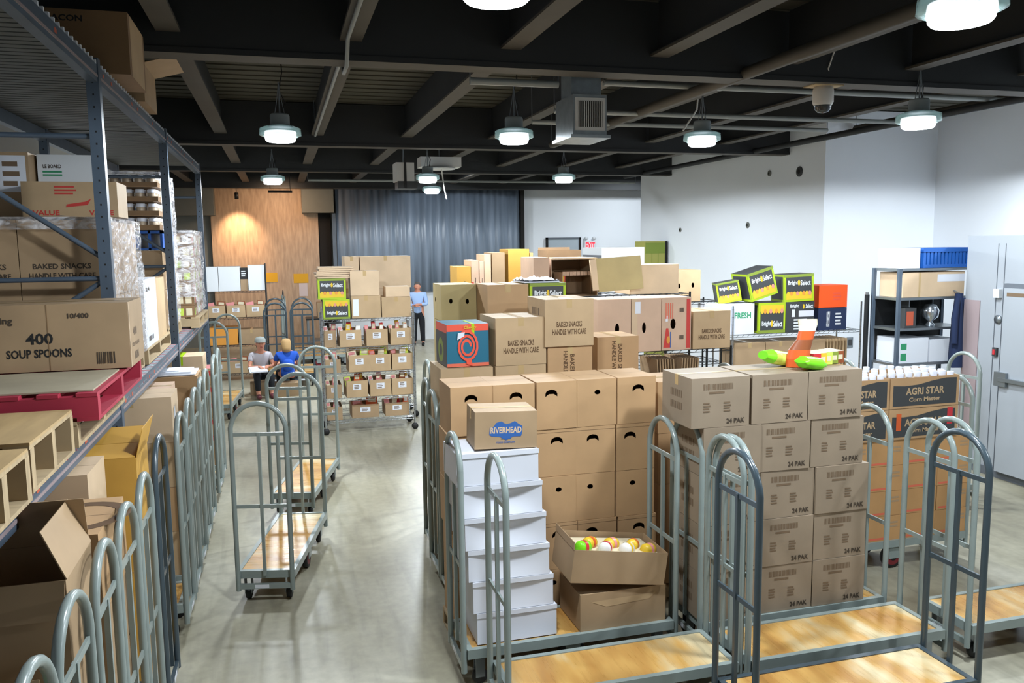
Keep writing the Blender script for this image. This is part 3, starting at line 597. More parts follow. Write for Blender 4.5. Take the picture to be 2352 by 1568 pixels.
bag('snack_bag', 'green and clear food bag lying on the tower, left of the upright pouch', 'bag', (3.29, 5.0, 1.985), 0, [(-.13, .06, .03, 0), (-.1, .07, .05, 0), (-.03, .05, .05, 0), (.04, .07, .05, 0), (.11, .05, .03, 0)], ['pack_green', 'pack_lime', 'pack_lime', 'pack_green'])
bpy.data.objects['snack_bag'].rotation_euler = (D(78), 0, D(-80))
bag('snack_bag', 'bright green food bag lying in front of the upright pouch', 'bag', (3.43, 4.80, 1.965), 0, [(-.12, .05, .02, 0), (-.08, .06, .045, 0), (0, .06, .045, 0), (.07, .06, .04, 0), (.1, .05, .01, 0)], ['pack_green', 'pack_green', 'pack_green'])
bpy.data.objects['snack_bag.001'].rotation_euler = (D(80), 0, D(-75))
for i in range(5):
    mm = ['pack_red', 'pack_yellow', 'pack_lime', 'lime_dark', 'pack_brown'][i]
    carton(['red', 'yellow', 'pale green', 'olive', 'dark red'][i]+' small food packet in the row right of the upright pouch', 3.53+i*.062, 4.9+.02*i, 1.922, .06, .15, .085, mm, name='food_packet', cat='packet', tape=None, group='food packets on the tower', front=[('rect', .2, .8, .3, .7, 'pack_cream')], top=[('rect', 0, 1, 0, 1, 'pack_cream')])

# ================================================================== handling-text boxes
BK = [('text', 'BAKED SNACKS', .5, .47, .52, .12, 'ink_brown'), ('text', 'HANDLE WITH CARE', .5, .31, .7, .12, 'ink_brown')]
def baked(lb, x, y, z, w=.425, d=.5, h=.385, up=False, **k):
    if up: k['front'] = [('text', 'BAKED SNACKS', .55, .5, .75, .1, 'ink_brown', -pi/2), ('text', 'HANDLE WITH CARE', .4, .5, .85, .1, 'ink_brown', -pi/2)]
    return carton(lb, x, y, z, w, d, h, 'kraft' if not up else 'kraft_warm', front=k.pop('front', BK), group='boxes printed baked snacks', **k)
Yb = 6.37
for r in range(4): baked('box printed BAKED SNACKS, %s below the teal box' % ['lowest', 'second lowest', 'third', 'topmost'][r], 1.19, Yb, .262+r*.388)
for r in range(5): baked('box printed BAKED SNACKS, %s of the column right of the teal box' % ['lowest', 'second lowest', 'middle', 'second highest', 'highest'][r], 1.635, Yb, .262+r*.388, left=[('bars', .3, .7, .5, .8, 6, 'ink_soft')])
for r in range(3): baked('box printed BAKED SNACKS, %s below the upright box in the third column' % ['lowest', 'second', 'third'][r], 2.08, Yb, .262+r*.388, w=.385)
baked('upright box with sideways BAKED SNACKS print, under the highest box', 2.08, Yb, 1.428, w=.385, h=.52, up=True)
baked('highest box printed BAKED SNACKS, on the upright box in the middle', 2.05, Yb-.02, 1.951, w=.42, h=.385, left=[('bars', .3, .7, .5, .8, 6, 'ink_soft')])
for r in range(3): carton('plain tan box, %s under the upright box nearest the wire shelf' % ['lowest', 'second', 'third'][r], 2.70, 6.86, .262+r*.388, .40, .42, .385, 'kraft_warm', group='tan boxes under the upright box')
baked('upright box with sideways BAKED SNACKS print, beside the wire shelf', 2.70, 6.86, 1.428, w=.40, h=.52, d=.42, up=True)
# teal box with orange spiral
tl = [('rect', 0, 1, .84, 1, 'coral'), ('rect', 0, 1, 0, .08, 'coral_pale')]
sp = []
for a in range(40):
    t0, t1 = a/40, (a+1)/40; q = lambda t, k: (.48+(.07+.2*t+k)*math.cos(2*pi*2.4*t)*.9, .47+(.07+.22*t+k)*math.sin(2*pi*2.4*t)*1.2)
    sp.append(('poly', [q(t0, 0), q(t1, 0), q(t1, .055), q(t0, .055)], 'coral'))
tl += [x for x in sp]+[('poly', [(.44, .16), (.56, .2), (.6, .02), (.46, .06)], 'coral'), ('text', 'Ƭhεεγ' if False else 'Cheezy', .55, .92, .3, .09, 'pack_yellow'), ('poly', [(.24, .64), (.4, .72), (.42, .82), (.26, .8)], 'sticker')]
o = carton('teal box with a bright orange spiral and orange rim, left of the tan boxes', 1.245, 6.42, 1.817, .345, .4, .34, 'teal', name='printed_box', tape=None, front=tl, left=[('rect', 0, 1, .8, 1, 'coral'), ('rect', 0, 1, 0, .8, 'charcoal'), ('ring', .45, .35, .05, .1, 'lime_dark')], rz=D(1.5))
b = MB(); b.quad((.03, -.2025, .26), (.055, -.2025, .26), (.055, -.2025, .341), (.03, -.2025, .341), 'tape_green'); b.quad((.03, -.2025, .342), (.055, -.2025, .342), (.055, .1, .342), (.03, .1, .342), 'tape_green'); b.build('yellow_tape', o)

# ================================================================== wire shelving
def wire_shelf(label, x0, y0, w, d, levels, H, m='chrome', casters=False, n=16):
    e = empty('wire_shelf', (x0+w/2, y0+d/2, 0)); tag(e, label, 'shelf'); X, Y = w/2, d/2
    for sx in (-1, 1):
        for sy in (-1, 1):
            b = MB(); b.tube([(sx*X, sy*Y, .1 if casters else 0), (sx*X, sy*Y, H)], .0125, m, 8)
            k = .2
            while k < H-.03: b.tube([(sx*X, sy*Y, k), (sx*X, sy*Y, k+.004)], .0135, 'black_metal', 8); k += .1
            p = b.build('post', e)
            if casters: b = MB(); b.lathe([(0, -.015), (.05, -.015), (.05, .015), (0, .015)], 'rubber', 14, T=Matrix.Translation((sx*X, sy*Y, .05)), ax='y'); b.tube([(sx*X, sy*Y, .05), (sx*X, sy*Y, .12)], .012, 'zinc'); b.build('caster', e)
    for z in levels:
        b = MB()
        for zz in (z-.004, z-.034):
            b.tube([(-X, -Y, zz), (X, -Y, zz)], .004, m, 5); b.tube([(-X, Y, zz), (X, Y, zz)], .004, m, 5); b.tube([(-X, -Y, zz), (-X, Y, zz)], .004, m, 5); b.tube([(X, -Y, zz), (X, Y, zz)], .004, m, 5)
        for i in range(n):
            x = -X+w*(i+.5)/n; b.tube([(x, -Y, z-.003), (x, Y, z-.003)], .0025, m, 4)
            x2 = x+w/n*.5; b.add([(x, -Y-.002, z-.034), (x+.01, -Y-.002, z-.034), (x2+.01, -Y-.002, z-.004), (x2, -Y-.002, z-.004)], [(0, 1, 2, 3)], m)
        for k in (-.33, .33): b.tube([(-X, Y*k*2, z-.008), (X, Y*k*2, z-.008)], .004, m, 5)
        b.build('shelf_grid', e)
    return e
PK = ['pack_white', 'pack_red', 'pack_cream', 'pack_pink', 'pack_yellow', 'pack_orange', 'pack_lime', 'pack_white', 'pack_cream']
def bin_(label, x0, y0, z0, w=.315, d=.42, h=.25, goods=(), gl=None, m='kraft', group='cardboard picking bins', rz=0):
    carton(label, x0, y0, z0, w, d, h, m, rz=rz, name='picking_bin', cat='bin', tape=None, flaps=[('b', -2, .001)], sticker=('front', .3, .68, .45, .8, 1), group=group)
    for i, g in enumerate(goods):
        n = len(goods); ph = .10+.05*((i*7) % 3)/2; pw = (w-.03)/n*.92
        b = MB(); b.box(-pw/2, pw/2, -.03, .03, 0, h*.55+ph, g); b.box(-pw/2*.7, pw/2*.7, -.031, -.03, h*.55+ph*.4, h*.55+ph*.85, PK[(i*5+3) % 9])
        tag(b.build('food_packet', loc=(x0+.015+(w-.03)*(i+.5)/n, y0+.08+.05*(i % 3), z0+h*.28), rot=(D(-8+6*(i % 3)), D(-9+7*((i*2) % 4)), 0)), 'small food packet in the '+gl, 'packet', 'packets in the '+gl)
wire_shelf('tall chrome wire rack of cardboard bins in the aisle, front unit', .56, 12.3, 1.32, .55, [.2, .53, .91, 1.29, 1.71], 1.78, casters=True)
RN = ['top', 'middle', 'bottom']
for r, (zz, xs) in enumerate([(1.292, (.80, 1.195, 1.55)), (.912, (.92, 1.24, 1.562)), (.532, (.87, 1.22, 1.55))]):
    for c, x in enumerate(xs):
        nm = '%s bin on the %s chrome rack row' % (['left', 'centre', 'right'][c], RN[r])
        gs = [['pack_white', 'pack_yellow', 'pack_red', 'pack_white'], ['pack_pink', 'pack_pink', 'pack_red', 'pack_cream', 'pack_red'], ['pack_cream', 'pack_pink', 'pack_yellow', 'pack_white', 'pack_cream'], ['pack_cream', 'pack_lime'], ['pack_orange', 'pack_cream', 'pack_lime'], ['pack_brown', 'pack_white', 'pack_lime'],
              ['pack_lime', 'pack_orange', 'pack_brown'], ['pack_white', 'pack_pink', 'pack_pink', 'pack_white'], ['pack_cream', 'pack_brown', 'pack_white']][r*3+c]
        bin_('brown cardboard '+nm, x, 12.33, zz+.003, goods=gs, gl=nm, rz=D(random.uniform(-3, 3)))
bin_('dark end bin left of the top row on the chrome rack', .59, 12.4, 1.295, w=.17, goods=['pack_white', 'pack_pink'], gl='dark end bin', m='kraft_dull')
for r, zz in enumerate((.912, .532, .202)):
    nm = 'narrow left-end bin of the %s shelf' % ['upper', 'lower', 'lowest'][r]
    bin_('brown '+nm, .59, 12.36, zz+.003, w=.22, h=.2, goods=['pack_cream', 'pack_pink', 'pack_white'], gl=nm, m='kraft_dull')
bin_('brown bin on the lowest shelf of the chrome rack, right', 1.45, 12.4, .205, w=.36, h=.2, goods=['pack_pink', 'pack_cream', 'pack_red', 'pack_orange'], gl='lowest right bin', m='kraft_dull')
bin_('brown bin on the lowest shelf of the chrome rack, middle', .95, 12.4, .205, w=.4, h=.2, goods=['pack_brown', 'pack_orange'], gl='lowest middle bin', m='kraft_dull')
def fruit_box(label, x0, y0, z0, w=.40, d=.3, h=.3, rz=0, rot=None, flip=False):
    tp = .12; F = [('rect', 0, 1, 0, 1, 'lime'), ('rect', .07, .93, .1, .9, 'charcoal')]
    cy = .3 if flip else .68; ys = (.72, .92) if flip else (.08, .3)
    F += [('text', 'Bright', .3, cy, .34, .2, 'ink_white'), ('text', 'Select', .72, cy, .34, .2, 'ink_white'), ('poly', oval(.5, cy+.01, .08, .22), 'fruit_yellow'), ('rect', .07, .93, ys[0], ys[1], 'fruit_yellow')]
    for i in range(8): F.append(('poly', oval(.14+i*.103, ys[0] if flip else ys[1], .11, .16), ['fruit_yellow', 'fruit_orange', 'fruit_yellow', 'fruit_pink'][i % 4]))
    F += [('rect', 0, 1, .92, 1, 'lime_dark')] if not flip else [('rect', 0, 1, 0, .1, 'lime_dark')]
    return carton(label, x0, y0, z0, w, d, h, 'charcoal', rz=rz, rot=rot, name='fruit_carton', cat='box', tape=None, front=F, left=[('rect', 0, 1, 0, 1, 'lime'), ('rect', .08, .92, .08, .92, 'charcoal')], right=[('rect', 0, 1, 0, .02, 'lime')], group='black and lime fruit cartons')
fruit_box('black and lime fruit carton lying upside down on the chrome rack', .585, 12.33, 1.715, flip=True, h=.29, w=.385)
fruit_box('black and lime fruit carton, upper of two on the chrome rack', .52, 12.33, 2.008, h=.3, w=.40)
for i in range(6): carton('flattened kraft carton in the pile over the upper fruit carton, %s from below' % ORD[i], .50+.006*i+random.uniform(-.02, .02), 12.36, 2.312+i*.028, .5, .5, .022, 'kraft_pale', name='flattened_carton', cat='carton', tape=None, group='flattened cartons on the fruit cartons', jit=3)
def pb(label, px0, px1, py0, py1, Y, d, m='kraft', **k):
    x, w_, z, h = span(px0, px1, py0, py1, Y); return carton(label, x, Y, z, w_, d, h, m, **k)
carton('plain tan box with a side label on the chrome rack, lower left of four', .995, 12.33, 1.715, .425, .45, .33, 'kraft', sticker=('front', .04, .24, .1, .85))
carton('plain tan box above the labelled one on the chrome rack', .99, 12.33, 2.048, .42, .45, .36, 'kraft_pale')
carton('plain tan box at the right end of the chrome rack', 1.44, 12.33, 1.715, .43, .45, .30, 'kraft')
carton('shallow open-topped tan box on the right end box of the chrome rack', 1.5, 12.35, 2.018, .36, .3, .15, 'kraft_pale', tape=None)
wire_shelf('second chrome wire rack standing right behind the rack of bins', .62, 13.2, 1.42, .6, [.2, .8, 1.3, 1.75], 1.8, casters=True)
for i in range(3): carton('large pale box behind the chrome rack, %s' % ['left lower', 'right lower', 'middle'][i], [.7, 1.36, 1.0][i], 13.25, [1.753, 1.753, .81][i], .62, .5, [.35, .35, .4][i], 'kraft_pale')
carton('biggest pale tan box, topmost behind the chrome rack', 1.22, 13.25, 2.107, .80, .5, .50, 'kraft_pale', tape='front')
carton('pale box beside the biggest one behind the chrome rack', .98, 13.25, 2.107, .22, .5, .50, 'kraft_pale')
# black wire shelf carrying upright boxes
Ys = 7.55
wire_shelf('black wire shelf carrying the upright boxes in the middle', 2.95, Ys, 1.50, .5, [.3, 1.0, 1.70], 1.72, 'black_metal')
_u = [(2.97, .35, 'kraft_pink', 'pinkish tan upright box with one slot, left of three'), (3.33, .32, 'kraft_pink', 'pinkish tan upright box with a white label and one slot'), (3.66, .32, 'kraft_pink', 'upright fruit box with red print and a round hole')]
for i, (x, w_, m, lb) in enumerate(_u):
    fr = [('rect', 0, .2, .0, 1, 'kraft_pale')] if i == 1 else [('rect', .84, .97, .03, .97, 'ink_red'), ('poly', [(.05, .05), (.3, .05), (.22, .42), (.14, .42)], 'ink_red'), ('rect', .28, .31, .05, .35, 'ink_blue'), ('bars', .12, .42, .6, .9, 4, 'coral_pale'), ('bars', .6, .75, .72, .8, 5, 'ink'), ('bars', .6, .75, .2, .28, 5, 'ink'), ('poly', oval(.22, .2, .12, .14), 'fruit_orange')] if i == 2 else ()
    carton(lb, x, Ys-.02, 1.703, w_, .4, .53, m, name='upright_box', tape=None, front=fr, holes=[oval(.38, .5, .18, .2)] if i == 2 else [oval(.42 if i else .58, .45, .13, .2)], sticker=('front', .12, .3, .72, .94) if i == 1 else ('front', .12, .2, .55, .66) if i == 2 else None)
baked('box printed BAKED SNACKS at the right end of the black wire shelf', 4.0, Ys-.03, 1.703, w=.42, h=.38, d=.45)
carton('narrow tan box top showing behind the shelf-end box', 4.0, Ys+.46, 1.703, .3, .3, .47, 'kraft_pale', tape=None) if False else None
for k in range(14): carton('flattened brown carton standing under the black wire shelf', 3.68+k*.03, Ys+.05, 1.003, .012, .42, .6, 'kraft_dull', name='flattened_carton', cat='carton', tape=None, group='flattened cartons under the black wire shelf', jit=0, rot=(0, D(-4 if k < 7 else 3), 0))
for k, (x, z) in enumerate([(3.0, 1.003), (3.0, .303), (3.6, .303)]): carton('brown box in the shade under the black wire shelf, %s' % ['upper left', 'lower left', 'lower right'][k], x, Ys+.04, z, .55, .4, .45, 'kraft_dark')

# boxes behind the tan ones
for r in range(4): carton('olive tan box, %s in the column under the box with two round holes' % ORD[r], 1.42, 7.5, .262+r*.455, .33, .42, .452, 'kraft_olive', group='boxes below the two-hole box')
carton('olive tan box with two round holes facing the camera', 1.42, 7.5, 2.084, .33, .42, .335, 'kraft_olive', name='two_hole_box', tape=None, holes=[oval(.27, .55, .1, .14), oval(.74, .53, .1, .14)], lholes=[oval(.3, .55, .12, .14)])
for r in range(4): carton('brown box, %s in the column under the box beside the fruit carton' % ORD[r], 1.76, 7.12, .262+r*.542, .38, .45, .539, 'kraft_warm', group='boxes left of the fruit carton')
for r in range(4): carton('brown box, %s in the column under the single fruit carton' % ORD[r], 2.16, 7.12, .262+r*.467, .34, .45, .464, 'kraft_warm', group='boxes under the single fruit carton')
carton('brown box with faint print and shiny tape left of the single fruit carton', 1.76, 7.12, 2.262, .36, .45, .15, 'kraft_warm', front=[('lines', .1, .9, .3, .6, 1, 'kraft_dark')], tape='left') if False else None
o = fruit_box('black and lime fruit carton behind the tan boxes, white packet on top', 2.16, 7.12, 2.133, w=.34, d=.4, h=.3, rz=D(-1))
b = MB(); n = 10; vs = []
for i in range(n+1):
    for j in range(n+1): vs.append((-.17+.34*i/n, -.2+.4*j/n, .012+.022*math.sin(i*1.7+j)*math.sin(j*1.3)+.015*math.sin(pi*i/n)*math.sin(pi*j/n)))
b.add(vs, [(i*(n+1)+j, (i+1)*(n+1)+j, (i+1)*(n+1)+j+1, i*(n+1)+j+1) for i in range(n) for j in range(n)], 'white_card', smooth=True); b.box(-.165, .165, -.195, .195, -.012, .0, 'white_card')
tag(b.build('plastic_bag', loc=(2.28, 7.34, 2.447)), 'crumpled white plastic bag spread over the single fruit carton', 'bag')

# ================================================================== the big far pile
wire_shelf('tall wire shelf hidden under the far pile of fruit boxes', 1.9, 9.3, 1.5, .55, [.3, 1.2, 2.1], 2.12, 'black_metal')
wire_shelf('tall wire shelf under the large open boxes', 3.0, 8.55, 1.5, .6, [.3, 1.2, 2.2], 2.22, 'black_metal')
fb = [(1050, 1082, 612, 650, 'kraft_yellow', 'small yellow and red fruit box at the left tip of the far pile'), (1083, 1100, 598, 650, 'kraft_pink', 'thin red-striped box edge left in the far pile'), (1102, 1112, 600, 650, 'kraft_pink', 'red-printed box edge in the far pile'), (1113, 1128, 584, 650, 'kraft_pale', 'pale upright box edge in the far pile'), (1131, 1160, 580, 650, 'kraft_dull', 'upright grey-brown box in the far pile with folded edge'), (1168, 1216, 572, 640, 'kraft_yellow', 'mustard fruit box with dark print, highest in the far pile'), (1218, 1225, 580, 640, 'kraft_olive', 'slim olive box edge in the far pile')]
for i, (a, c, t, bt, m, lb) in enumerate(fb):
    x, w_, z, h = span(a, c, t, bt, 9.35); z = 2.103; h = max(.2, at((a+c)/2, t, 9.35)[1]-z)
    fr = [('rect', .0, .3, .1, .5, 'ink_red'), ('rect', .5, .6, .3, .6, 'ink')] if i in (0, 1, 2) else [('text', 'BANANAS', .5, .35, .6, .12, 'ink'), ('rect', .82, .9, 0, .3, 'ink_red')] if i == 5 else ()
    carton(lb, x, 9.35, z, w_, .4, h, m, tape=None, front=fr, holes=[oval(.5, .3, .2, .12)] if i == 4 else (), sticker=('front', .1, .35, .1, .4) if i == 5 else None, name='fruit_box', jit=0)
x, w_, z, h = span(1226, 1262, 590, 660, 8.6)
carton('pale pinkish box left of the big open box in the far pile', x, 8.6, 2.203, w_, .5, .43, 'kraft_pink', tape=None)
# big open box lying on its side, opening towards the camera
x0, w_, z0, h = span(1266, 1372, 588, 672, 8.6); z0 = 2.203; h = .42
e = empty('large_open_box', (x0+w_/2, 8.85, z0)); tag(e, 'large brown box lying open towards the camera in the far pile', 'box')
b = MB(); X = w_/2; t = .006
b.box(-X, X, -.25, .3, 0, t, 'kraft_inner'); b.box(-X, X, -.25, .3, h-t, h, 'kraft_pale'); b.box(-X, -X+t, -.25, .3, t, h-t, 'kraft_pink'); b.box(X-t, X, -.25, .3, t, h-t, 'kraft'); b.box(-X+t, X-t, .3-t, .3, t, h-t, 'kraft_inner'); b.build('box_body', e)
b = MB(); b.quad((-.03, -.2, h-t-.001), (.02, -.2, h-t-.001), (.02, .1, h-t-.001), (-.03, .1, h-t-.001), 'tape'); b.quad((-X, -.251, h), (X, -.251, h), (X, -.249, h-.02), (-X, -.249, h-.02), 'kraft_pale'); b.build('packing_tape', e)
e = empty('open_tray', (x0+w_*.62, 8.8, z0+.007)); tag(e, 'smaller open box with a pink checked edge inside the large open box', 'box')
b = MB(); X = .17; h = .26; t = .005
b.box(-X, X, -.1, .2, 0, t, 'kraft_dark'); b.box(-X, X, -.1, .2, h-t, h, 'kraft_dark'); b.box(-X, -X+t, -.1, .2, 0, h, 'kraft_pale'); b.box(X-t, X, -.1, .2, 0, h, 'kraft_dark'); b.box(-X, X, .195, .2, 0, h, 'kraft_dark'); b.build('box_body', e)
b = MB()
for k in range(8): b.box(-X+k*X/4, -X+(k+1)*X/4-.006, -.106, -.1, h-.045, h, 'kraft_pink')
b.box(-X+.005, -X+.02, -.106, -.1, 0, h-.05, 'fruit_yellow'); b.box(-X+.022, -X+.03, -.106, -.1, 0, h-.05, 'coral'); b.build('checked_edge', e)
# tilted board box
x0, w_, z0, h = span(1392, 1496, 590, 664, 8.3)
b = MB(); b.box(-w_/2, w_/2, 0, .03, 0, .37, 'kraft_olive'); b.box(-w_/2-.07, -w_/2, 0, .03, .02, .36, 'kraft_pale')
tag(b.build('folded_carton', loc=(x0+w_/2, 8.5, 2.26), rot=(D(-8), D(-3), 0)), 'wide olive-brown carton side leaning towards the camera in the far pile', 'carton')
carton('pale box lying under the leaning carton side', 3.78, 8.6, 2.203, .6, .45, .33, 'kraft_pale', tape=None)
x0, w_, z0, h = span(1257, 1330, 572, 590, 9.4)
carton('open dark-mouthed box top rising behind the far pile', x0, 9.38, 2.103, .42, .4, .60, 'kraft_dark', flaps=[('b', 5, .03)], name='open_box')
wire_shelf('wire shelf at the far right of the pile, under the two-hole pair', 4.0, 9.75, 1.6, .5, [.3, 1.2, 2.0], 2.02, 'black_metal')
for i, (a, c, lb) in enumerate([(1500, 1540, 'grey-brown box with two slots at the right of the far pile'), (1541, 1610, 'tan box with two round holes at the right of the far pile')]):
    x, w_, z, h = span(a, c, 640, 690, 9.8); carton(lb, x, 9.8, 2.003, w_-.01, .4, .41, 'kraft_dull' if not i else 'kraft', name='two_hole_box', tape=None, holes=[oval(.28, .5, .09, .16), oval(.74, .52, .09, .16)])
x0, w_, z0, h = span(1382, 1480, 568, 585, 11.5)
b = MB(); b.box(0, w_, 0, .8, 0, z0+h, 'white_matte'); b.box(-.003, 0, 0, .8, 0, z0, 'cooler_line'); b.box(0, w_, -.003, 0, .1, .106, 'cooler_line')
tag(b.build('tall_white_freezer', loc=(x0, 11.5, 0)), 'tall white cabinet whose top shows behind the far pile below the EXIT sign', 'cabinet')
b = MB(); b.box(.08, .1, -.03, -.003, 1.1, 1.6, 'zinc'); b.build('handle', bpy.data.objects['tall_white_freezer'])

# ================================================================== pallet rack on the left
RX0, RX1 = -2.16, -1.08; RY = [2.19, 5.89, 9.16, 12.9]
rk = empty('pallet_rack', (-1.62, 7.5, 0)); tag(rk, 'blue-grey steel pallet rack running along the left wall', 'rack')
def rkp(b, name): o = b.build(name, rk, loc=(1.62, -7.5, 0)); return o
for y in RY:
    for x in (RX1, RX0):
        b = MB(); b.box(x-.038, x+.038, y-.038, y+.038, 0, 3.98, 'rack_blue')
        for k in range(50): b.box(x-.005, x+.005, y-.0385, y-.038, .1+k*.076, .112+k*.076, 'dark_gap')
        b.box(x-.07, x+.07, y-.07, y+.07, 0, .01, 'rack_blue'); rkp(b, 'upright_post')
    for i, (z0, z1) in enumerate([(.3, 1.1), (1.9, 2.6), (2.72, 3.5)]):
        b = MB(); b.tube([(RX1, y, z1 if i % 2 else z0), (RX0, y, z0 if i % 2 else z1)], .018, 'rack_blue', 6); rkp(b, 'diagonal_brace')
        b = MB(); b.tube([(RX1, y, z1), (RX0, y, z1)], .018, 'rack_blue', 6); rkp(b, 'cross_brace')
for i in range(3):
    y0, y1 = RY[i]+.04, RY[i+1]-.04
    for z in (1.69, 3.83):
        for x in (RX1, RX0):
            b = MB(); b.box(x-.03, x+.03, y0, y1, z, z+.11, 'rack_blue'); b.box(x+.03, x+.034, y0, y1, z+.03, z+.045, 'steel_pink') if x == RX1 else None
            if x == RX1:
                for k in range(5): yy = y0+.1+(y1-y0-.2)*((k*37 % 11)/11); b.box(x+.0301, x+.0315, yy, yy+.05, z+.06, z+.085, 'rack_orange')
            rkp(b, 'load_beam')
    b = MB(); k = y0
    while k < y1: b.tube([(RX0, k, 1.80), (RX1+.02, k, 1.80), (RX1+.03, k, 1.76)], .004, 'wire_red' if int(k*20) % 4 == 0 else 'wire_grey', 4); k += .05
    for k in range(10): b.tube([(RX0+.02+k*.117, y0, 1.797), (RX0+.02+k*.117, y1, 1.797)], .004, 'wire_grey', 4)
    rkp(b, 'wire_deck')
    b = MB(); k = y0
    while k < y1:
        b.box(RX0-.02, RX1-.03, k, k+.075, 3.945, 3.965, 'deck_slat'); b.box(RX1-.03, RX1+.03, k, k+.02, 3.94, 3.965, 'sticker'); k += .1
    rkp(b, 'slatted_deck')
pallet('bare wooden crate-like pallet with plywood top, nearest on the rack', -2.1, 2.95, 1.812, 1.12, .62, .2, top='ply')
pallet('bare wooden pallet with plywood top between the nearest one and the red pallet', -2.15, 3.66, 1.812, 1.15, .72, .2, top='ply')
pallet('plain wooden pallet under the red pallet', -2.12, 4.46, 1.812, 1.12, 1.3, .13)
pallet('red painted pallet under the soup spoons box', -2.05, 4.46, 1.944, 1.15, 1.36, .14, 'pallet_red')
b = MB(); b.box(-.5, .5, -.36, .36, 0, .008, 'ply_grey'); tag(b.build('plywood_board', loc=(-1.43, 4.87, 2.085)), 'grey weathered plywood board lying on the red pallet', 'board')
carton('long brown box printed 400 SOUP SPOONS on the red pallet', -2.0, 5.27, 2.094, 1.13, .50, .385, 'kraft_dull', tape='left', jit=0,
       front=[('text', '400', .58, .49, .125, .17, 'ink_dark'), ('text', 'SOUP SPOONS', .575, .27, .3, .13, 'ink_dark'), ('text', 'Dining', .40, .76, .13, .13, 'ink'), ('text', '10/400', .765, .82, .1, .08, 'ink'), ('bars', .84, .93, .08, .26, 9, 'ink'), ('rect', .62, .623, 0, 1, 'kraft_dark')],
       right=[('text', '400', .4, .52, .25, .13, 'ink_soft'), ('text', 'SOUP SPOONS', .42, .32, .5, .06, 'ink_soft'), ('rect', .02, .05, 0, 1, 'kraft_pale'), ('bars', .3, .6, .08, .2, 7, 'ink_soft')])
carton('white loading slip box corner lying on the wire deck', -1.35, 4.39, 1.812, .1, .05, .04, 'white_card', tape=None) if False else None
# second bay
pallet('wooden pallet under the wrapped cartons', -2.15, 6.02, 1.812, 1.03, 1.4, .13)
for c in range(2):
    for r in range(2):
        for k in range(2):
            carton('large brown carton in the wrapped load, %s %s %s' % (['left', 'right'][c], ['lower', 'upper'][r], ['front', 'rear'][k]), -2.12+c*.5, 6.04+k*.68, 1.944+r*.52, .495, .67, .517, 'kraft_dull', group='cartons of the wrapped load', tape=None, jit=0,
                   front=[('text', 'BAKED SNACKS', .5, .42, .7, .07, 'ink'), ('text', 'HANDLE WITH CARE', .5, .3, .8, .07, 'ink')]+([('text', 'P/99', .4, .75, .7, .2, 'ink_dark')] if (c, r) == (0, 1) else []))
def wrap(label, x0, x1, y0, y1, z0, z1, front=.1, seed=1):
    rr = random.Random(seed); b = MB()
    def sheet(f, nu, nv):
        vs = []
        for i in range(nu+1):
            for j in range(nv+1): vs.append(f(i/nu, j/nv, rr.uniform(-.012, .012)))
        b.add(vs, [(i*(nv+1)+j, (i+1)*(nv+1)+j, (i+1)*(nv+1)+j+1, i*(nv+1)+j+1) for i in range(nu) for j in range(nv)], 'stretch_wrap', smooth=True)
    Y, Z, X = y1-y0, z1-z0, x1-x0
    sheet(lambda u, v, e: (x1+e, y0+Y*u, z0+Z*v), 16, 14); sheet(lambda u, v, e: (x0+X*u, y0+Y*v, z1+e), 12, 12)
    sheet(lambda u, v, e: (x0+X*u, y0+e, z1-front*v), 12, 4)
    return tag(b.build('stretch_wrap'), label, 'plastic wrap')
wrap('shiny clear plastic wrap around the large brown cartons on the rack', -2.15, -1.085, 6.005, 7.42, 1.95, 3.0, .08, 2)
carton('tan box with red VALUE print on top of the wrapped cartons', -1.73, 6.62, 3.018, .62, .4, .25, 'kraft', tape=None, jit=0, front=[('text', 'VALUE', .24, .12, .28, .14, 'ink_red'), ('text', 'VALUE', .82, .12, .26, .14, 'ink_red'), ('lines', .34, .62, .62, .9, 3, 'ink_red'), ('poly', [(.45, .28), (.68, .34), (.72, .52), (.66, .44), (.46, .36)], 'ink_red')])
carton('white box with small grey print standing behind the VALUE box', -1.72, 7.05, 3.018, .42, .35, .48, 'white_matte', tape=None, jit=0, front=[('text', 'LE BOARD', .24, .82, .3, .06, 'ink'), ('lines', .08, .4, .66, .76, 2, 'ink_green')])
carton('brown box with a paper label at the left edge above the wrapped cartons', -2.14, 6.9, 3.018, .40, .4, .48, 'kraft_dull', tape=None, sticker=('front', .5, .95, .4, .95, 1), jit=0)
pallet('wooden pallet under the white and the tan box on the rack', -2.15, 7.5, 1.812, 1.05, 1.5, .13)
carton('tall white box with small print standing on the rack', -1.44, 7.53, 1.944, .33, .72, .58, 'white_card', tape=None, jit=0, front=[('bars', .2, .8, .08, .16, 6, 'ink'), ('text', '24', .4, .5, .3, .08, 'ink')], right=[('bars', .2, .6, .08, .15, 6, 'ink'), ('text', '24', .3, .85, .3, .06, 'ink')])
carton('tan box behind the tall white box on the rack', -1.45, 8.3, 1.944, .33, .6, .56, 'kraft', jit=0)
pallet('wooden pallet behind the second rack post', -2.12, 9.24, 1.812, .97, 1.2, .13)
for r in range(2):
    for c in range(2): carton('brown carton below the jars on the rack, %s %s' % (['lower', 'upper'][r], ['left', 'right'][c]), -2.1+c*.47, 9.26, 1.944+r*.41, .465, 1.1, .405, 'kraft_dull', tape=None, jit=0, sticker=('front', .15, .6, .3, .7) if (r, c) == (1, 1) else None)
e = empty('blue_crate', (-1.4, 9.8, 2.766)); tag(e, 'bright blue plastic crate under the wrapped jars on the rack', 'crate')
b = MB()
for k in range(5): b.box(-.24+k*.115, -.215+k*.115, -.5, .5, 0, .2, 'blue_plastic')
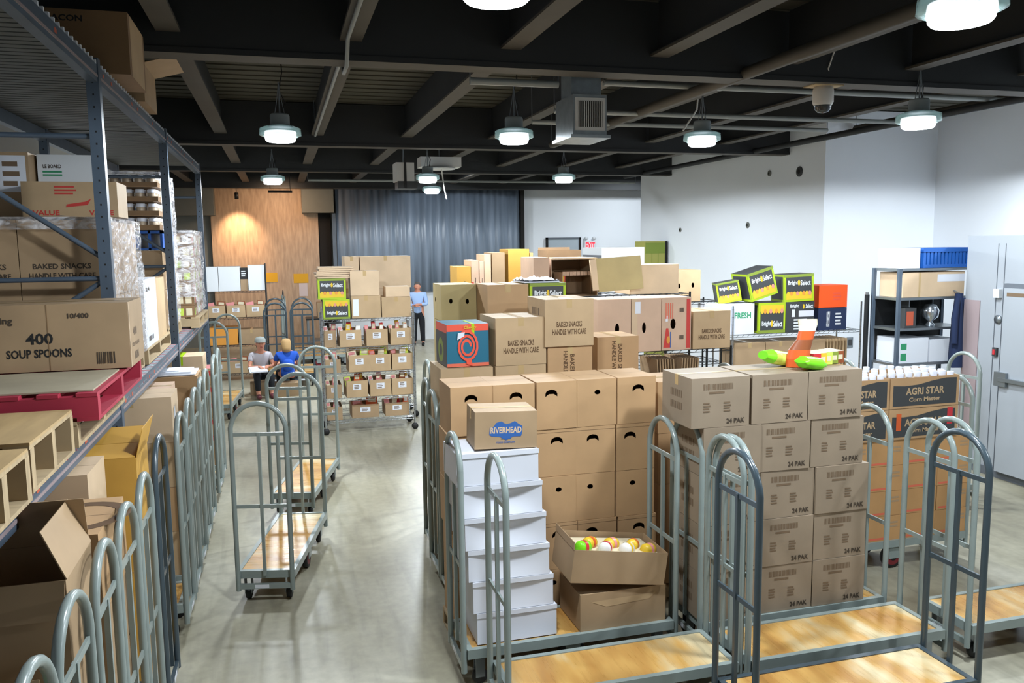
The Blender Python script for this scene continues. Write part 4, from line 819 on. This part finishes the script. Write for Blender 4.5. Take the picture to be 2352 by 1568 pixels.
b.box(-.24, .245, -.5, .5, .17, .2, 'blue_plastic'); b.box(-.24, .245, -.5, .5, 0, .02, 'blue_plastic'); b.build('slats', e)
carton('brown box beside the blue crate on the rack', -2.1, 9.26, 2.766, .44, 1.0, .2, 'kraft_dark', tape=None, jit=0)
# jars: white lids in brown trays
jr = None
for r in range(4):
    z = 2.972+r*.145
    carton('shallow brown tray of white jars, %s of four on the rack' % ['bottom', 'second', 'third', 'top'][r], -2.1, 9.26, z, .93, .98, .05, 'kraft_dark', name='jar_tray', cat='tray', tape=None, jit=0, flaps=[('b', 0, .001)])
    for i in range(8):
        for j in range(2):
            if jr is None:
                b = MB(); b.lathe([(0, 0), (.044, 0), (.044, .075), (.038, .085)], 'jar_body', 12); b.lathe([(.046, .083), (.046, .115), (.04, .12), (0, .12)], 'cap_white', 12); jr = b.build('white_lidded_jar'); o = jr
            else: o = jr.copy(); COL.objects.link(o)
            o.location = (-2.04+i*.115, 9.33+j*.115, z+.006); tag(o, 'jar with a white lid in the %s brown tray on the rack' % ['bottom', 'second', 'third', 'top'][r], 'jar', 'white lidded jars on the rack')
    for j in range(2, 8):
        o = jr.copy(); COL.objects.link(o); o.location = (-2.04+7*.115, 9.33+j*.115, z+.006); tag(o, 'jar with a white lid in the %s brown tray on the rack' % ['bottom', 'second', 'third', 'top'][r], 'jar', 'white lidded jars on the rack')
wrap('shiny clear plastic wrap over the trays of white jars', -2.14, -1.13, 9.235, 10.3, 1.96, 3.56, .04, 4)
pallet('wooden pallet at the far end of the rack', -2.05, 10.7, 1.812, 1.08, 1.3, .13)
for r in range(7):
    carton('tray of small cans in the far wrapped load, %s from the bottom' % ORD[r], -2.0, 10.72, 1.944+r*.145, .98, 1.2, .142, 'kraft_dark', tape=None, jit=0, name='can_tray', cat='tray', group='can trays of the far wrapped load',
           right=[('rect', .02+k*.098, .09+k*.098, .15, .75, ['pack_lime', 'pack_cream', 'pack_pink', 'pack_cream', 'pack_white'][(k+r) % 5]) for k in range(10)], front=[('rect', .02+k*.098, .09+k*.098, .15, .75, ['pack_lime', 'pack_cream', 'pack_cream', 'pack_white'][(k+r) % 4]) for k in range(10)])
wrap('loose clear plastic wrap bulging over the far load on the rack', -2.05, -.99, 10.69, 12.0, 1.98, 2.99, .8, 6)
# upper level
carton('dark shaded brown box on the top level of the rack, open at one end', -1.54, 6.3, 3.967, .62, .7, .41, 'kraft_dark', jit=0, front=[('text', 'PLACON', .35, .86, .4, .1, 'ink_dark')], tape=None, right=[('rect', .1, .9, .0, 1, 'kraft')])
carton('second dark brown box behind the first on the top level, a flap hanging out', -1.62, 7.42, 3.967, .63, .7, .31, 'kraft_dull', rz=0, jit=0, flaps=[('r', 75, .25), ('f', 15, .15)], name='open_box')
# ================================================================== loads on the left carts
def open_carton(*a, **k): return carton(*a, name='open_box', tape=None, **k)
carton('brown box at the bottom left edge, below the open box with raised flaps', -1.95, 3.27, .262, 1.1, .62, .5, 'kraft_dull'); carton('second brown box below the open box with raised flaps', -1.95, 3.27, .765, 1.1, .62, .43, 'kraft_dull')
open_carton('large open brown box with raised pale flaps on the near left carts', -1.62, 3.22, 1.2, .82, .42, .40, 'kraft_dull', jit=1, flaps=[('r', -22, .2), ('b', -14, .2), ('l', 42, .34), ('f', 168, .14)])
carton('tan box at the bottom left corner on the nearest cart, lower', -1.9, 2.37, .262, 1.05, .55, .5, 'kraft')
open_carton('open tan box at the bottom left corner, a green item inside', -1.75, 2.40, .765, .9, .55, .38, 'kraft', flaps=[('b', 20, .2), ('r', 100, .15)])
b = MB(); b.box(-.12, .12, -.07, .07, 0, .3, 'pack_green'); tag(b.build('food_packet', loc=(-1.1, 2.75, .772)), 'bright green packet inside the open box at the bottom left', 'packet')
for r, (h, z) in enumerate([(.62, .262), (.32, .885), (.37, 1.208)]): carton('brown box, %s of three under the rack, behind the open box' % ['bottom', 'middle', 'top'][r], -1.6, 3.80, z, .80, .56, h-.003, 'kraft_warm' if r == 2 else 'kraft_dull', top=[('ring', .83, .5, .16, .22, 'ink_brown')] if r == 2 else ())
for r, (h, z) in enumerate([(.7, .262), (.70, .965)]): carton('pale tan box with a green mark under the rack beam, %s' % ['lower', 'upper'][r], -1.6, 4.5, z, .62, .4, h-.003, 'kraft_pale', right=[('poly', oval(.5, .5, .4, .16), 'lime_dark')] if r else ())
carton('lower yellow box on the dark cart', -1.5, 5.03, .262, .66, .42, .66, 'kraft_yellow')
open_carton('upper yellow-brown box with open flaps on the dark cart', -1.5, 5.03, .925, .66, .42, .68, 'kraft_yellow', jit=0, flaps=[('b', 72, .2), ('r', 14, .17), ('l', 40, .12), ('f', -78, .2)], front=[('rect', .46, .54, .85, 1, 'tape'), ('bars', .4, .65, .35, .45, 9, 'ink_brown'), ('lines', .3, .75, .5, .56, 1, 'ink_brown')])
for r in range(4): carton('tan taped box, %s of the tall stack on the left carts' % ['bottom', 'second', 'third', 'top'][r], -1.42, 6.66, .262+r*.352, .58, .42, .349, ['kraft', 'kraft_warm', 'kraft', 'kraft_pale'][r], tape='front', sticker=('right', .3, .5, .3, .7) if r == 3 else None, group='tall tan stack on the left carts')
for r in range(4): carton('tan box, %s of the stack behind the tall taped one' % ['bottom', 'second', 'third', 'top'][r], -1.5, 7.2, .262+r*.345, .58, .42, .342, ['kraft_dull', 'kraft', 'kraft', 'kraft_pink'][r], tape='left', group='second tan stack on the left carts')
for r in range(4): carton('brown box, %s of the stack beside the eighth cart' % ['bottom', 'second', 'third', 'top'][r], -1.42, 8.28, .262+r*.33, .62, .42, .327, ['kraft_dull', 'kraft_warm', 'kraft_warm', 'kraft_warm'][r], tape='left', group='third tan stack on the left carts')
b = MB(); b.box(-.3, .3, -.2, .2, 0, .012, 'sticker'); b.box(-.26, .26, -.17, .17, .012, .03, 'white_card'); b.box(-.2, .15, -.12, .12, .03, .04, 'styro'); tag(b.build('paper_stack', loc=(-1.12, 8.5, 1.585)), 'stack of bluish white papers on the third tan stack', 'papers')
for r in range(5): carton('tan box below the green-taped box, %s from the bottom' % ORD[r], -1.3, 9.42, .262+r*.24, .46, .38, .237, 'kraft', tape=None, group='boxes below the green-taped box')
carton('small tan box closed with bright green tape on the left carts', -1.3, 9.42, 1.465, .46, .38, .16, 'kraft_pale', tape=None, top=[('rect', .42, .56, 0, 1, 'tape_green')], front=[('rect', .42, .56, .4, 1, 'tape_green')])
for r in range(6): carton('red-printed tray box, %s from the bottom, last on the left row' % ORD[r], -1.05, 10.02, .262+r*.19, .27, .36, .187, 'kraft', tape=None, group='red-printed tray boxes', front=[('rect', 0, 1, .55, .85, 'ink_red')] if r not in (0,) else [('rect', .1, .7, .3, .8, 'pack_green')], right=[('rect', .2, .6, .3, .8, 'ink_red')], top=[('rect', .05, .95, .05, .95, 'pack_pink')] if r == 5 else ())
# ================================================================== bottle cartons on the right
for c in range(4):
    for r in range(4): carton('small tan box with a red stripe, %s row %s column, under the bottle cartons' % (['bottom', 'second', 'third', 'top'][r], ['first', 'second', 'third', 'fourth'][c]), 4.29+c*.345, 5.645, .262+r*.216, .34, .42, .213, 'kraft_orange', tape=None, group='red-striped boxes', front=[('rect', .05, .6, .06, .14, 'coral_pale'), ('lines', .65, .9, .5, .8, 2, 'kraft_dull')])
AG = [('poly', [(.04, .08), (.96, .08), (.96, .92), (.8, .93), (.6, .86), (.4, .76), (.2, .73), (.04, .76)], 'charcoal'), ('text', 'AGRI STAR', .5, .55, .56, .24, 'kraft'), ('text', 'Corn Master', .5, .28, .46, .14, 'kraft')]
bt = None
for c, (x, w_) in enumerate([(4.225, .565), (4.80, .69)]):
    for r in range(2):
        open_carton('AGRI STAR carton with charcoal front panel, %s %s' % (['lower', 'upper'][r], ['left', 'right'][c]), x, 5.63, 1.128+r*.262, w_, .44, .258, 'kraft_warm', group='charcoal-panelled cartons', front=AG+([('rect', .1, .17, .3, .85, 'pack_orange'), ('rect', .84, .92, .4, .95, 'pack_red')] if (r, c) == (0, 1) else []), flaps=[('b', 0, .001)], jit=0)
    nx = 7 if c == 0 else 8
    for i in range(nx):
        for j in range(4):
            if bt is None:
                b = MB(); b.lathe([(0, 0), (.034, 0), (.036, .17), (.03, .2), (.018, .22), (.018, .235)], 'jar_body', 12); b.lathe([(.026, .232), (.027, .27), (.024, .275), (0, .275)], 'cap_white', 12); bt = b.build('white_capped_bottle'); o = bt
            else: o = bt.copy(); COL.objects.link(o)
            o.location = (x+.05+(w_-.1)*i/(nx-1), 5.68+j*.105, 1.396+random.uniform(0, .025)); tag(o, 'white-capped bottle packed in the upper %s AGRI STAR carton' % ['left', 'right'][c], 'bottle', 'white capped bottles')
# wire shelf on the right
wire_shelf('chrome wire shelf by the white wall carrying the fruit cartons', 5.62, 9.5, 1.95, .5, [.3, .95, 1.57], 1.95, n=24)
wire_shelf('narrow black-posted wire rack beside the chrome shelf', 5.0, 9.0, .5, .45, [.3, 1.0, 1.5], 2.02, 'black_metal') if False else None
x, w_, z, h = span(1743, 1805, 690, 752, 9.5); fruit_box('black and lime fruit carton upside down on the chrome shelf, lower left', x, 9.52, 1.573, w=w_, d=.35, h=.40, flip=True)
carton('dark fruit carton with a white label turned sideways, lower right', x+w_+.01, 9.52, 1.573, .43, .35, .40, 'charcoal', name='fruit_carton', tape=None, front=[('text', 'Bright', .3, .85, .3, .14, 'ink_white'), ('poly', oval(.62, .84, .06, .16), 'fruit_yellow'), ('text', 'Select', .82, .85, .26, .14, 'ink_white'), ('lines', .28, .98, .05, .45, 4, 'ink_white'), ('rect', .45, .98, .5, .7, 'white_card'), ('rect', .2, .32, .5, .75, 'white_card')], group='black and lime fruit cartons')
fruit_box('tilted black and lime fruit carton on top of the lower left one', x-.12, 9.52, 2.045, w=.41, d=.35, h=.37, rot=(0, D(-15), D(4)))
fruit_box('black and lime fruit carton leaning on the lower right one', x+w_+.0, 9.52, 1.978, w=.43, d=.35, h=.36, rot=(0, D(-2), D(-4)))
fruit_box('dark fruit carton seen half turned at the far left of the shelf', x-.46, 9.6, 1.99, w=.3, d=.3, h=.27, rot=(0, D(-10), D(-20)))
carton('white box with green lettering at the left end of the chrome shelf', x-.66, 9.52, 1.573, .60, .40, .40, 'white_card', tape=None, front=[('text', 'FRESH', .72, .62, .4, .2, 'ink_green')])
for i in range(2):
    carton('bright orange and black box, %s at the right end of the shelf' % ['lower', 'upper'][i], 6.93, 9.54+.0*i, 1.573+i*.305, .44, .36, .30, 'navy' if i == 0 else 'orange_box', name='orange_box', tape=None, front=[('text', 'SAFETY', .35, .5, .12, .7, 'ink_white'), ('lines', .6, .9, .2, .8, 4, 'ink_white')] if i == 0 else [('lines', .5, .85, .3, .7, 3, 'coral')])
for i in range(3): carton('brown box under the fruit cartons on the middle level, %s' % ['left', 'centre', 'right'][i], 5.68+i*.46, 9.54, .953, .45, .4, .50, 'kraft_dull')
for k in range(7): carton('flattened carton standing at the right of the middle level', 7.08+k*.05, 9.54, .953, .015, .4, .5, 'kraft', tape=None, name='flattened_carton', cat='carton', group='flattened cartons on the chrome shelf', jit=0)
# post outside the shelf
b = MB(); b.tube([(0, 0, 0), (0, 0, 2.1)], .03, 'black_metal', 10); b.box(-.12, .12, -.12, .12, 0, .02, 'black_metal'); b.tube([(0, 0, 2.1), (0, 0, 2.13)], .02, 'zinc'); tag(b.build('steel_post', loc=(7.05, 8.75, 0)), 'slim dark steel post standing in front of the white wall', 'post')
e = empty('wall_outlet', (9.5, 12.19, 1.0)); tag(e, 'small grey outlet plate on the white wall', 'outlet')
b = MB(); b.box(-.06, .06, -.012, .005, -.09, .09, 'zinc'); b.build('plate', e); b = MB(); b.box(-.03, .03, -.02, -.012, -.05, .05, 'charcoal'); b.build('socket', e)
# storage shelf beside the cooler
e = empty('storage_shelf', (7.64, 8.5, 0)); tag(e, 'grey metal storage shelf with cubby holes beside the cooler', 'shelf'); X = .52
for sx in (-1, 1):
    for sy in (-1, 1): b = MB(); b.box(sx*X-.02, sx*X+.02, sy*.22-.02, sy*.22+.02, 0, 2.43, 'rack_blue'); b.build('post', e)
for z in (.3, 1.25, 1.68, 2.05, 2.4): b = MB(); b.box(-X, X, -.22, .22, z, z+.03, 'zinc'); b.build('shelf_board', e)
for x in (-.17, .18): b = MB(); b.box(x-.008, x+.008, .0, .2, 1.71, 2.05, 'zinc'); b.build('divider', e)
b = MB(); b.box(-X, X, .21, .225, 1.28, 2.05, 'black'); b.build('back_panel', e)
carton('plain white box on top of the storage shelf, left end', 7.14, 8.28, 2.433, .26, .4, .24, 'white_card', tape=None)
e = empty('blue_crate', (7.83, 8.5, 2.433)); tag(e, 'blue slatted plastic crate on top of the storage shelf', 'crate'); b = MB()
for k in range(14): b.box(-.36+k*.053, -.325+k*.053, -.2, .2, .04, .2, 'blue_plastic')
b.box(-.36, .4, -.205, .205, 0, .04, 'blue_plastic'); b.box(-.37, .41, -.21, .21, .19, .24, 'blue_plastic'); b.build('crate_body', e)
carton('long tan box on the upper level of the storage shelf', 7.19, 8.3, 2.083, .9, .4, .30, 'kraft_pale', tape=None, sticker=('front', .55, 1, .6, .9), front=[('rect', .25, .28, 0, 1, 'tape')])
b = MB(); b.box(-.08, .08, -.08, .08, 0, .24, 'charcoal'); b.box(-.06, .04, -.082, -.08, .03, .2, 'rack_orange'); tag(b.build('tool_case', loc=(7.32, 8.38, 1.712)), 'dark case with orange front in the left cubby hole', 'case')
b = MB(); b.lathe([(0, 0), (.05, 0), (.05, .03), (.02, .06), (.09, .12), (.1, .2), (.06, .27), (0, .28)], 'chrome', 16); tag(b.build('steel_bowl_mixer', loc=(7.68, 8.38, 1.712)), 'shiny steel mixer-like bowl in the middle cubby hole', 'mixer')
for i in range(2): carton('white foam box under the cubby holes, %s' % ['left', 'right'][i], 7.18+i*.44, 8.3, 1.283, [.22*1.9, .45][i], .4, [.3, .27][i], 'styro', tape=None, name='foam_box', front=[('rect', .05, .25, .1, .4, 'ink_green'), ('rect', .05, .25, .55, .8, 'ink_green')] if i == 0 else [])
carton('brown box at the bottom of the storage shelf', 7.2, 8.3, .333, .8, .4, .5, 'kraft_dull'); b = MB()
n = 10; vs = []
for i in range(n+1):
    t = i/n; wd = .05+.07*t
    for j in range(9): a = 2*pi*j/8; vs.append((wd*math.cos(a)*(1+.2*math.sin(3*a+t*3)), .08*math.sin(a)*(.5+.5*t), -.9*t))
b.add(vs, [(i*9+j, i*9+j+1, (i+1)*9+j+1, (i+1)*9+j) for i in range(n) for j in range(8)], 'navy', smooth=True)
for s in (-1, 1): b.tube([(s*.05, -.03, -.05), (s*.1, -.05, -.3), (s*.1, -.06, -.6)], [.03, .04, .035], 'navy', 8)
b.tube([(0, .0, 0), (0, .09, .03)], .01, 'zinc', 6)
tag(b.build('hanging_jacket', loc=(7.93, 8.2, 2.12)), 'dark navy jacket hanging between the storage shelf and the cooler', 'jacket')

# ================================================================== back left corner
wire_shelf('far wire rack holding white boxes and bins by the wooden wall', -1.5, 18.0, 1.2, .6, [.15, .75, 1.32, 1.87], 2.42, 'black_metal')
for i, (x, w_, m) in enumerate([(-1.49, .26, 'white_matte'), (-1.22, .42, 'white_matte'), (-.42-.36, .46, 'white_matte')]): carton('white box on the top shelf of the far rack, %s' % ['left', 'second', 'right'][i], x-.0*(i == 2), 18.05, 1.873, w_, .5, .5, m, tape=None, jit=0) if i != 2 else carton('white box on the top shelf of the far rack, right', -.64, 18.05, 1.873, .33, .5, .52, m, tape=None, jit=0)
carton('box with a black label between the white boxes on the far rack', -.78, 18.05+.0, 1.873, .13, .5, .5, 'kraft_dull', tape=None, jit=0) if False else carton('box with a black printed label between the white boxes', -.795, 18.1, 1.873, .145, .45, .47, 'kraft_dull', tape=None, jit=0, front=[('rect', 0, 1, .5, 1, 'ink_dark'), ('lines', .15, .9, .6, .9, 3, 'ink_white')])
for r, z in enumerate((.153, 1.323)):
    for c in range(3): bin_('bin on the %s level of the far rack, %s' % (['lowest', 'upper'][r], ['left', 'centre', 'right'][c]), -1.48+c*.39, 18.03, z, w=.36, goods=['pack_pink', 'pack_brown'], gl='%s far rack bin, %s' % (['lowest', 'upper'][r], ['left', 'centre', 'right'][c]))
carton('orange-brown boxes row on the middle level of the far rack', -1.45, 18.05, .753, .55, .5, .36, 'fruit_orange', tape=None); carton('brown box on the middle level of the far rack, right', -.88, 18.05, .753, .5, .5, .3, 'kraft_dull')
for i, (x, y, rz, dk) in enumerate([(-.13, 17.6, 90, True), (.40, 17.5, 88, True), (.75, 19.6, 8, False), (.8, 20.2, 4, False), (.75, 20.8, 2, False), (.78, 21.4, 0, True), (-1.0, 14.6, 85, False)]):
    cart(x, y, rz, ['dark cart parked at the far end behind the seated people, left', 'dark cart parked at the far end behind the seated people, right', 'grey cart in the far parked group, nearest', 'grey cart in the far parked group, second', 'grey cart in the far parked group, third', 'dark cart in the far parked group, farthest', 'grey cart beyond the end of the left row'][i], dk, 'carts parked far back')
e = empty('work_table', (1.5, 22.3, 0)); tag(e, 'dark work table by the wooden wall far back', 'table'); b = MB(); b.box(-.9, .9, -.35, .35, .86, .9, 'black_metal'); b.build('tabletop', e)
for sx in (-.85, .85):
    for sy in (-.3, .3): b = MB(); b.box(sx-.025, sx+.025, sy-.025, sy+.025, 0, .86, 'zinc'); b.build('leg', e)
b = MB(); b.box(-.85, .85, -.3, .3, .3, .33, 'zinc'); b.build('lower_shelf', e)
carton('brown box on the far work table', .9, 22.1, .903, .6, .4, .4, 'kraft_dull'); carton('white box under the far work table', 1.2, 22.1, .333, .5, .4, .4, 'white_matte', tape=None)
for i, (a, c, t, bo, m) in enumerate([(607, 637, 626, 648, 'paper_yellow'), (675, 708, 628, 650, 'paper_yellow'), (688, 706, 650, 680, 'paper_pale')]):
    x0, z0 = at(a, bo, 24.14); x1, z1 = at(c, t, 24.14); b = MB(); b.box(x0, x1, 24.138, 24.15, z0, z1, m)
    if i == 0: b.add([(x0-.02, 24.13, z0), (x0+.2, 24.13, z1), (x0+.2, 24.13, z0)], [(0, 1, 2)], m)
    tag(b.build('wall_notice'), ['yellow notice on the wooden wall, left one', 'yellow notice on the wooden wall, right one', 'pale paper sheet below the right yellow notice'][i], 'notice')

# ================================================================== people
def skinm(name, chains, m, parent=None, sub=2):
    """chains: lists of ((x,y,z), radius); chains starting at an existing point are joined to it"""
    vs, rs, es, idx = [], [], [], {}
    for ch in chains:
        prev = None
        for p, r in ch:
            k = tuple(round(c, 4) for c in p)
            if k not in idx: idx[k] = len(vs); vs.append(p); rs.append(r)
            if prev is not None: es.append((prev, idx[k]))
            prev = idx[k]
    me = bpy.data.meshes.new(name); me.from_pydata(vs, es, []); o = bpy.data.objects.new(name, me); COL.objects.link(o); me.materials.append(M[m])
    o.modifiers.new('skin', 'SKIN'); sk = me.skin_vertices[0].data
    for i, r in enumerate(rs): sk[i].radius = (r, r) if not isinstance(r, tuple) else r; sk[i].use_root = (i == 0)
    md = o.modifiers.new('sub', 'SUBSURF'); md.levels = sub; md.render_levels = sub
    for p in me.polygons: p.use_smooth = True
    o.modifiers['skin'].use_smooth_shade = True
    if parent: o.parent = parent
    return o
def face_bits(parent, hx, fwd, R=.1):
    """eyes, nose and mouth on a head centred at hx, looking along fwd"""
    fwd = Vector(fwd).normalized(); side = fwd.cross(Vector((0, 0, 1))).normalized(); up = Vector((0, 0, 1)); hx = Vector(hx)
    b = MB(); c = hx+fwd*R*.93
    b.add([c-side*.014-up*.03, c+side*.014-up*.03, c+up*.02, c+fwd*.028-up*.022], [(0, 1, 3), (0, 3, 2), (1, 2, 3)], 'skin'); b.build('nose', parent)
    for s in (-1, 1):
        b = MB(); b.lathe([(0, -.008), (.008, -.004), (.008, .004), (0, .008)], 'eye', 8, T=Matrix.Translation(hx+fwd*R*.9+side*s*.032+up*.012)); b.build('eye', parent)
        b = MB(); b.lathe([(0, -.03), (.014, -.018), (.016, .012), (0, .028)], 'skin', 8, T=Matrix.Translation(hx+side*s*R*.88)); b.build('ear', parent)
    b = MB(); m = hx+fwd*R*.93-up*.05; b.box(m.x-.02, m.x+.02, m.y-.008, m.y+.008, m.z-.006, m.z+.006, 'lip'); b.build('mouth', parent)
def hand(parent_chains, wrist, direc, curl=(0, 0, -1), s=1):
    """five unequal bent fingers as chains rooted in the palm"""
    d = Vector(direc).normalized(); c = Vector(curl).normalized(); side = d.cross(c).normalized(); w0 = Vector(wrist); out = [[(tuple(w0), .028), (tuple(w0+d*.05*s), .034)]]
    root = w0+d*.05*s
    for i, ln in enumerate((.068, .078, .074, .058)):
        a = root+side*(i-1.5)*.02*s+d*.035*s
        out.append([(tuple(root), .034), (tuple(a), .011), (tuple(a+d*ln*.5*s+c*.01), .009), (tuple(a+d*ln*.8*s+c*ln*.45*s), .008)])
    a = w0+d*.02*s-side*.035*s; out.append([(tuple(root), .034), (tuple(a), .013), (tuple(a+d*.035*s-side*.02*s+c*.015), .01)])
    return out
def man(x, y):
    e = empty('person', (x, y, 0), D(-15)); tag(e, 'person standing far back in a light blue shirt and dark trousers, arms folded', 'person')
    P = (0, 0, .95); Cc = (0, 0, 1.38); N_ = (0, -.01, 1.5); Hd = (0, -.03, 1.63)
    body = [[(P, .13), ((0, 0, 1.15), .125), (Cc, .14), (N_, .055), ((0, -.02, 1.56), .08), (Hd, .1), ((0, -.02, 1.7), .075)]]
    W = {}
    for s in (-1, 1):
        sh = (s*.19, 0, 1.42); el = (s*.25, -.06, 1.14); wr = (s*.04, -.26, 1.13+s*.02)
        body += [[(Cc, .14), (sh, .06), (el, .042), (wr, .03)]]+hand(None, wr, (-s, -.1, 0), (0, 0, -1))
        body += [[(P, .13), ((s*.1, 0, .86), .095), ((s*.11, -.01, .5), .06), ((s*.12, .02, .1), .045), ((s*.12, -.03, .045), .045), ((s*.13, -.17, .03), .03)]]
    skinm('body', body, 'skin', e)
    skinm('shirt', [[((0, 0, .86), .15), ((0, 0, .98), .155), ((0, 0, 1.15), .15), (Cc, .158), ((0, 0, 1.47), .08)]]+[[(Cc, .158), ((s*.19, 0, 1.42), .078), ((s*.25, -.06, 1.14), .058), ((s*.10, -.2, 1.135+s*.02), .043)] for s in (-1, 1)], 'shirt_blue', e)
    skinm('trousers', [[((0, 0, 1.06), .14), ((0, 0, .98), .148), ((0, 0, .9), .15)]]+[[((0, 0, .9), .15), ((s*.1, 0, .84), .11), ((s*.11, -.01, .5), .08), ((s*.12, .02, .08), .065)] for s in (-1, 1)], 'trousers', e)
    for s in (-1, 1): skinm('shoe', [[((s*.12, .03, .05), .055), ((s*.125, -.08, .045), .048), ((s*.13, -.19, .035), .036)]], 'black', e)
    skinm('hair', [[((0, .02, 1.6), .085), ((0, .01, 1.69), .1), ((0, -.03, 1.735), .07)]], 'hair_grey', e); face_bits(e, Hd, (-.3, -1, 0))
man(3.62, 22.6)
def sitter(x, y, rz, label, shirt, hair, cap=False, back=False):
    e = empty('person', (x, y, 0), D(rz)); tag(e, label, 'person'); z0 = .38
    P = (0, 0, z0); Cc = (0, -.06, z0+.36); N_ = (0, -.09, z0+.47); Hd = (0, -.13, z0+.6)
    body = [[(P, .12), ((0, -.02, z0+.18), .11), (Cc, .12), (N_, .045), ((0, -.12, z0+.53), .07), (Hd, .09), ((0, -.12, z0+.66), .07)]]
    for s in (-1, 1):
        wr = (s*.07, -.36, z0+.2); body += [[(Cc, .12), ((s*.16, -.05, z0+.38), .048), ((s*.22, -.14, z0+.17), .036), (wr, .026)]]+hand(None, wr, (-s*.3, -1, 0), (0, 0, -1), .85)
        body += [[(P, .12), ((s*.09, -.05, z0), .08), ((s*.13, -.4, z0+.04), .055), ((s*.12, -.42, .1), .042), ((s*.12, -.46, .045), .04), ((s*.12, -.56, .03), .028)]]
    skinm('body', body, 'skin', e)
    skinm('shirt', [[((0, .01, z0-.06), .14), ((0, 0, z0+.04), .145), ((0, -.02, z0+.18), .132), (Cc, .135), ((0, -.08, z0+.43), .07)]]+[[(Cc, .135), ((s*.16, -.05, z0+.38), .065), ((s*.2, -.1, z0+.26), .055)] for s in (-1, 1)], shirt, e)
    skinm('trousers', [[((0, .01, z0-.02), .13), ((0, -.04, z0), .12)]]+[[((0, -.04, z0), .12), ((s*.09, -.1, z0+.01), .09), ((s*.13, -.4, z0+.04), .068), ((s*.12, -.42, .12), .055)] for s in (-1, 1)], 'trousers', e)
    for s in (-1, 1): skinm('shoe', [[((s*.12, -.42, .05), .05), ((s*.12, -.52, .045), .045), ((s*.12, -.6, .035), .034)]], 'shoe_maroon', e)
    if hair == 'hair_blond': skinm('hair', [[((0, -.12, z0+.67), .085), ((0, -.08, z0+.6), .105), ((0, -.03, z0+.5), .095), ((0, .02, z0+.42), .07)]], hair, e)
    else: skinm('hair', [[((0, -.11, z0+.65), .095), ((0, -.06, z0+.56), .085), ((0, -.03, z0+.46), .05)]], hair, e)
    if cap: b = MB(); b.lathe([(.105, 0), (.1, .05), (.07, .09), (0, .105)], 'cap_grey', 16, T=Matrix.Translation((0, -.11, z0+.63))); b.box(-.07, .07, -.27, -.19, z0+.635, z0+.645, 'cap_grey'); b.build('cap', e)
    if back: skinm('backpack', [[((0, .14, z0+.08), .09), ((0, .13, z0+.2), .12), ((0, .1, z0+.32), .09)]], 'tee_blue', e)
    face_bits(e, Hd, (0, -1, -.1), .085)
    return e
sitter(-.43, 16.15, 10, 'seated person in white tee and grey cap with white papers, far down the aisle', 'tee_white', 'hair_brown', cap=True)
b = MB(); b.box(-.16, .16, -.11, .11, 0, .012, 'white_card'); b.box(-.14, .15, -.1, .12, .012, .02, 'white_card'); tag(b.build('paper_sheets', loc=(-.46, 15.68, .535), rot=(D(18), 0, D(10))), 'white papers held on the lap of the person in the grey cap', 'papers')
sitter(.06, 15.95, 185, 'person with long blond hair and a bright blue backpack, back to the camera', 'tee_blue', 'hair_blond', back=True)
for i, (x, y) in enumerate([(-.43, 16.22), (.06, 15.88)]):
    carton('low tan box the person %s sits on' % ['in the grey cap', 'with the blue backpack'][i], x-.2, y-.12, 0, .4, .3, .25, 'kraft_dull', tape=None, jit=0)
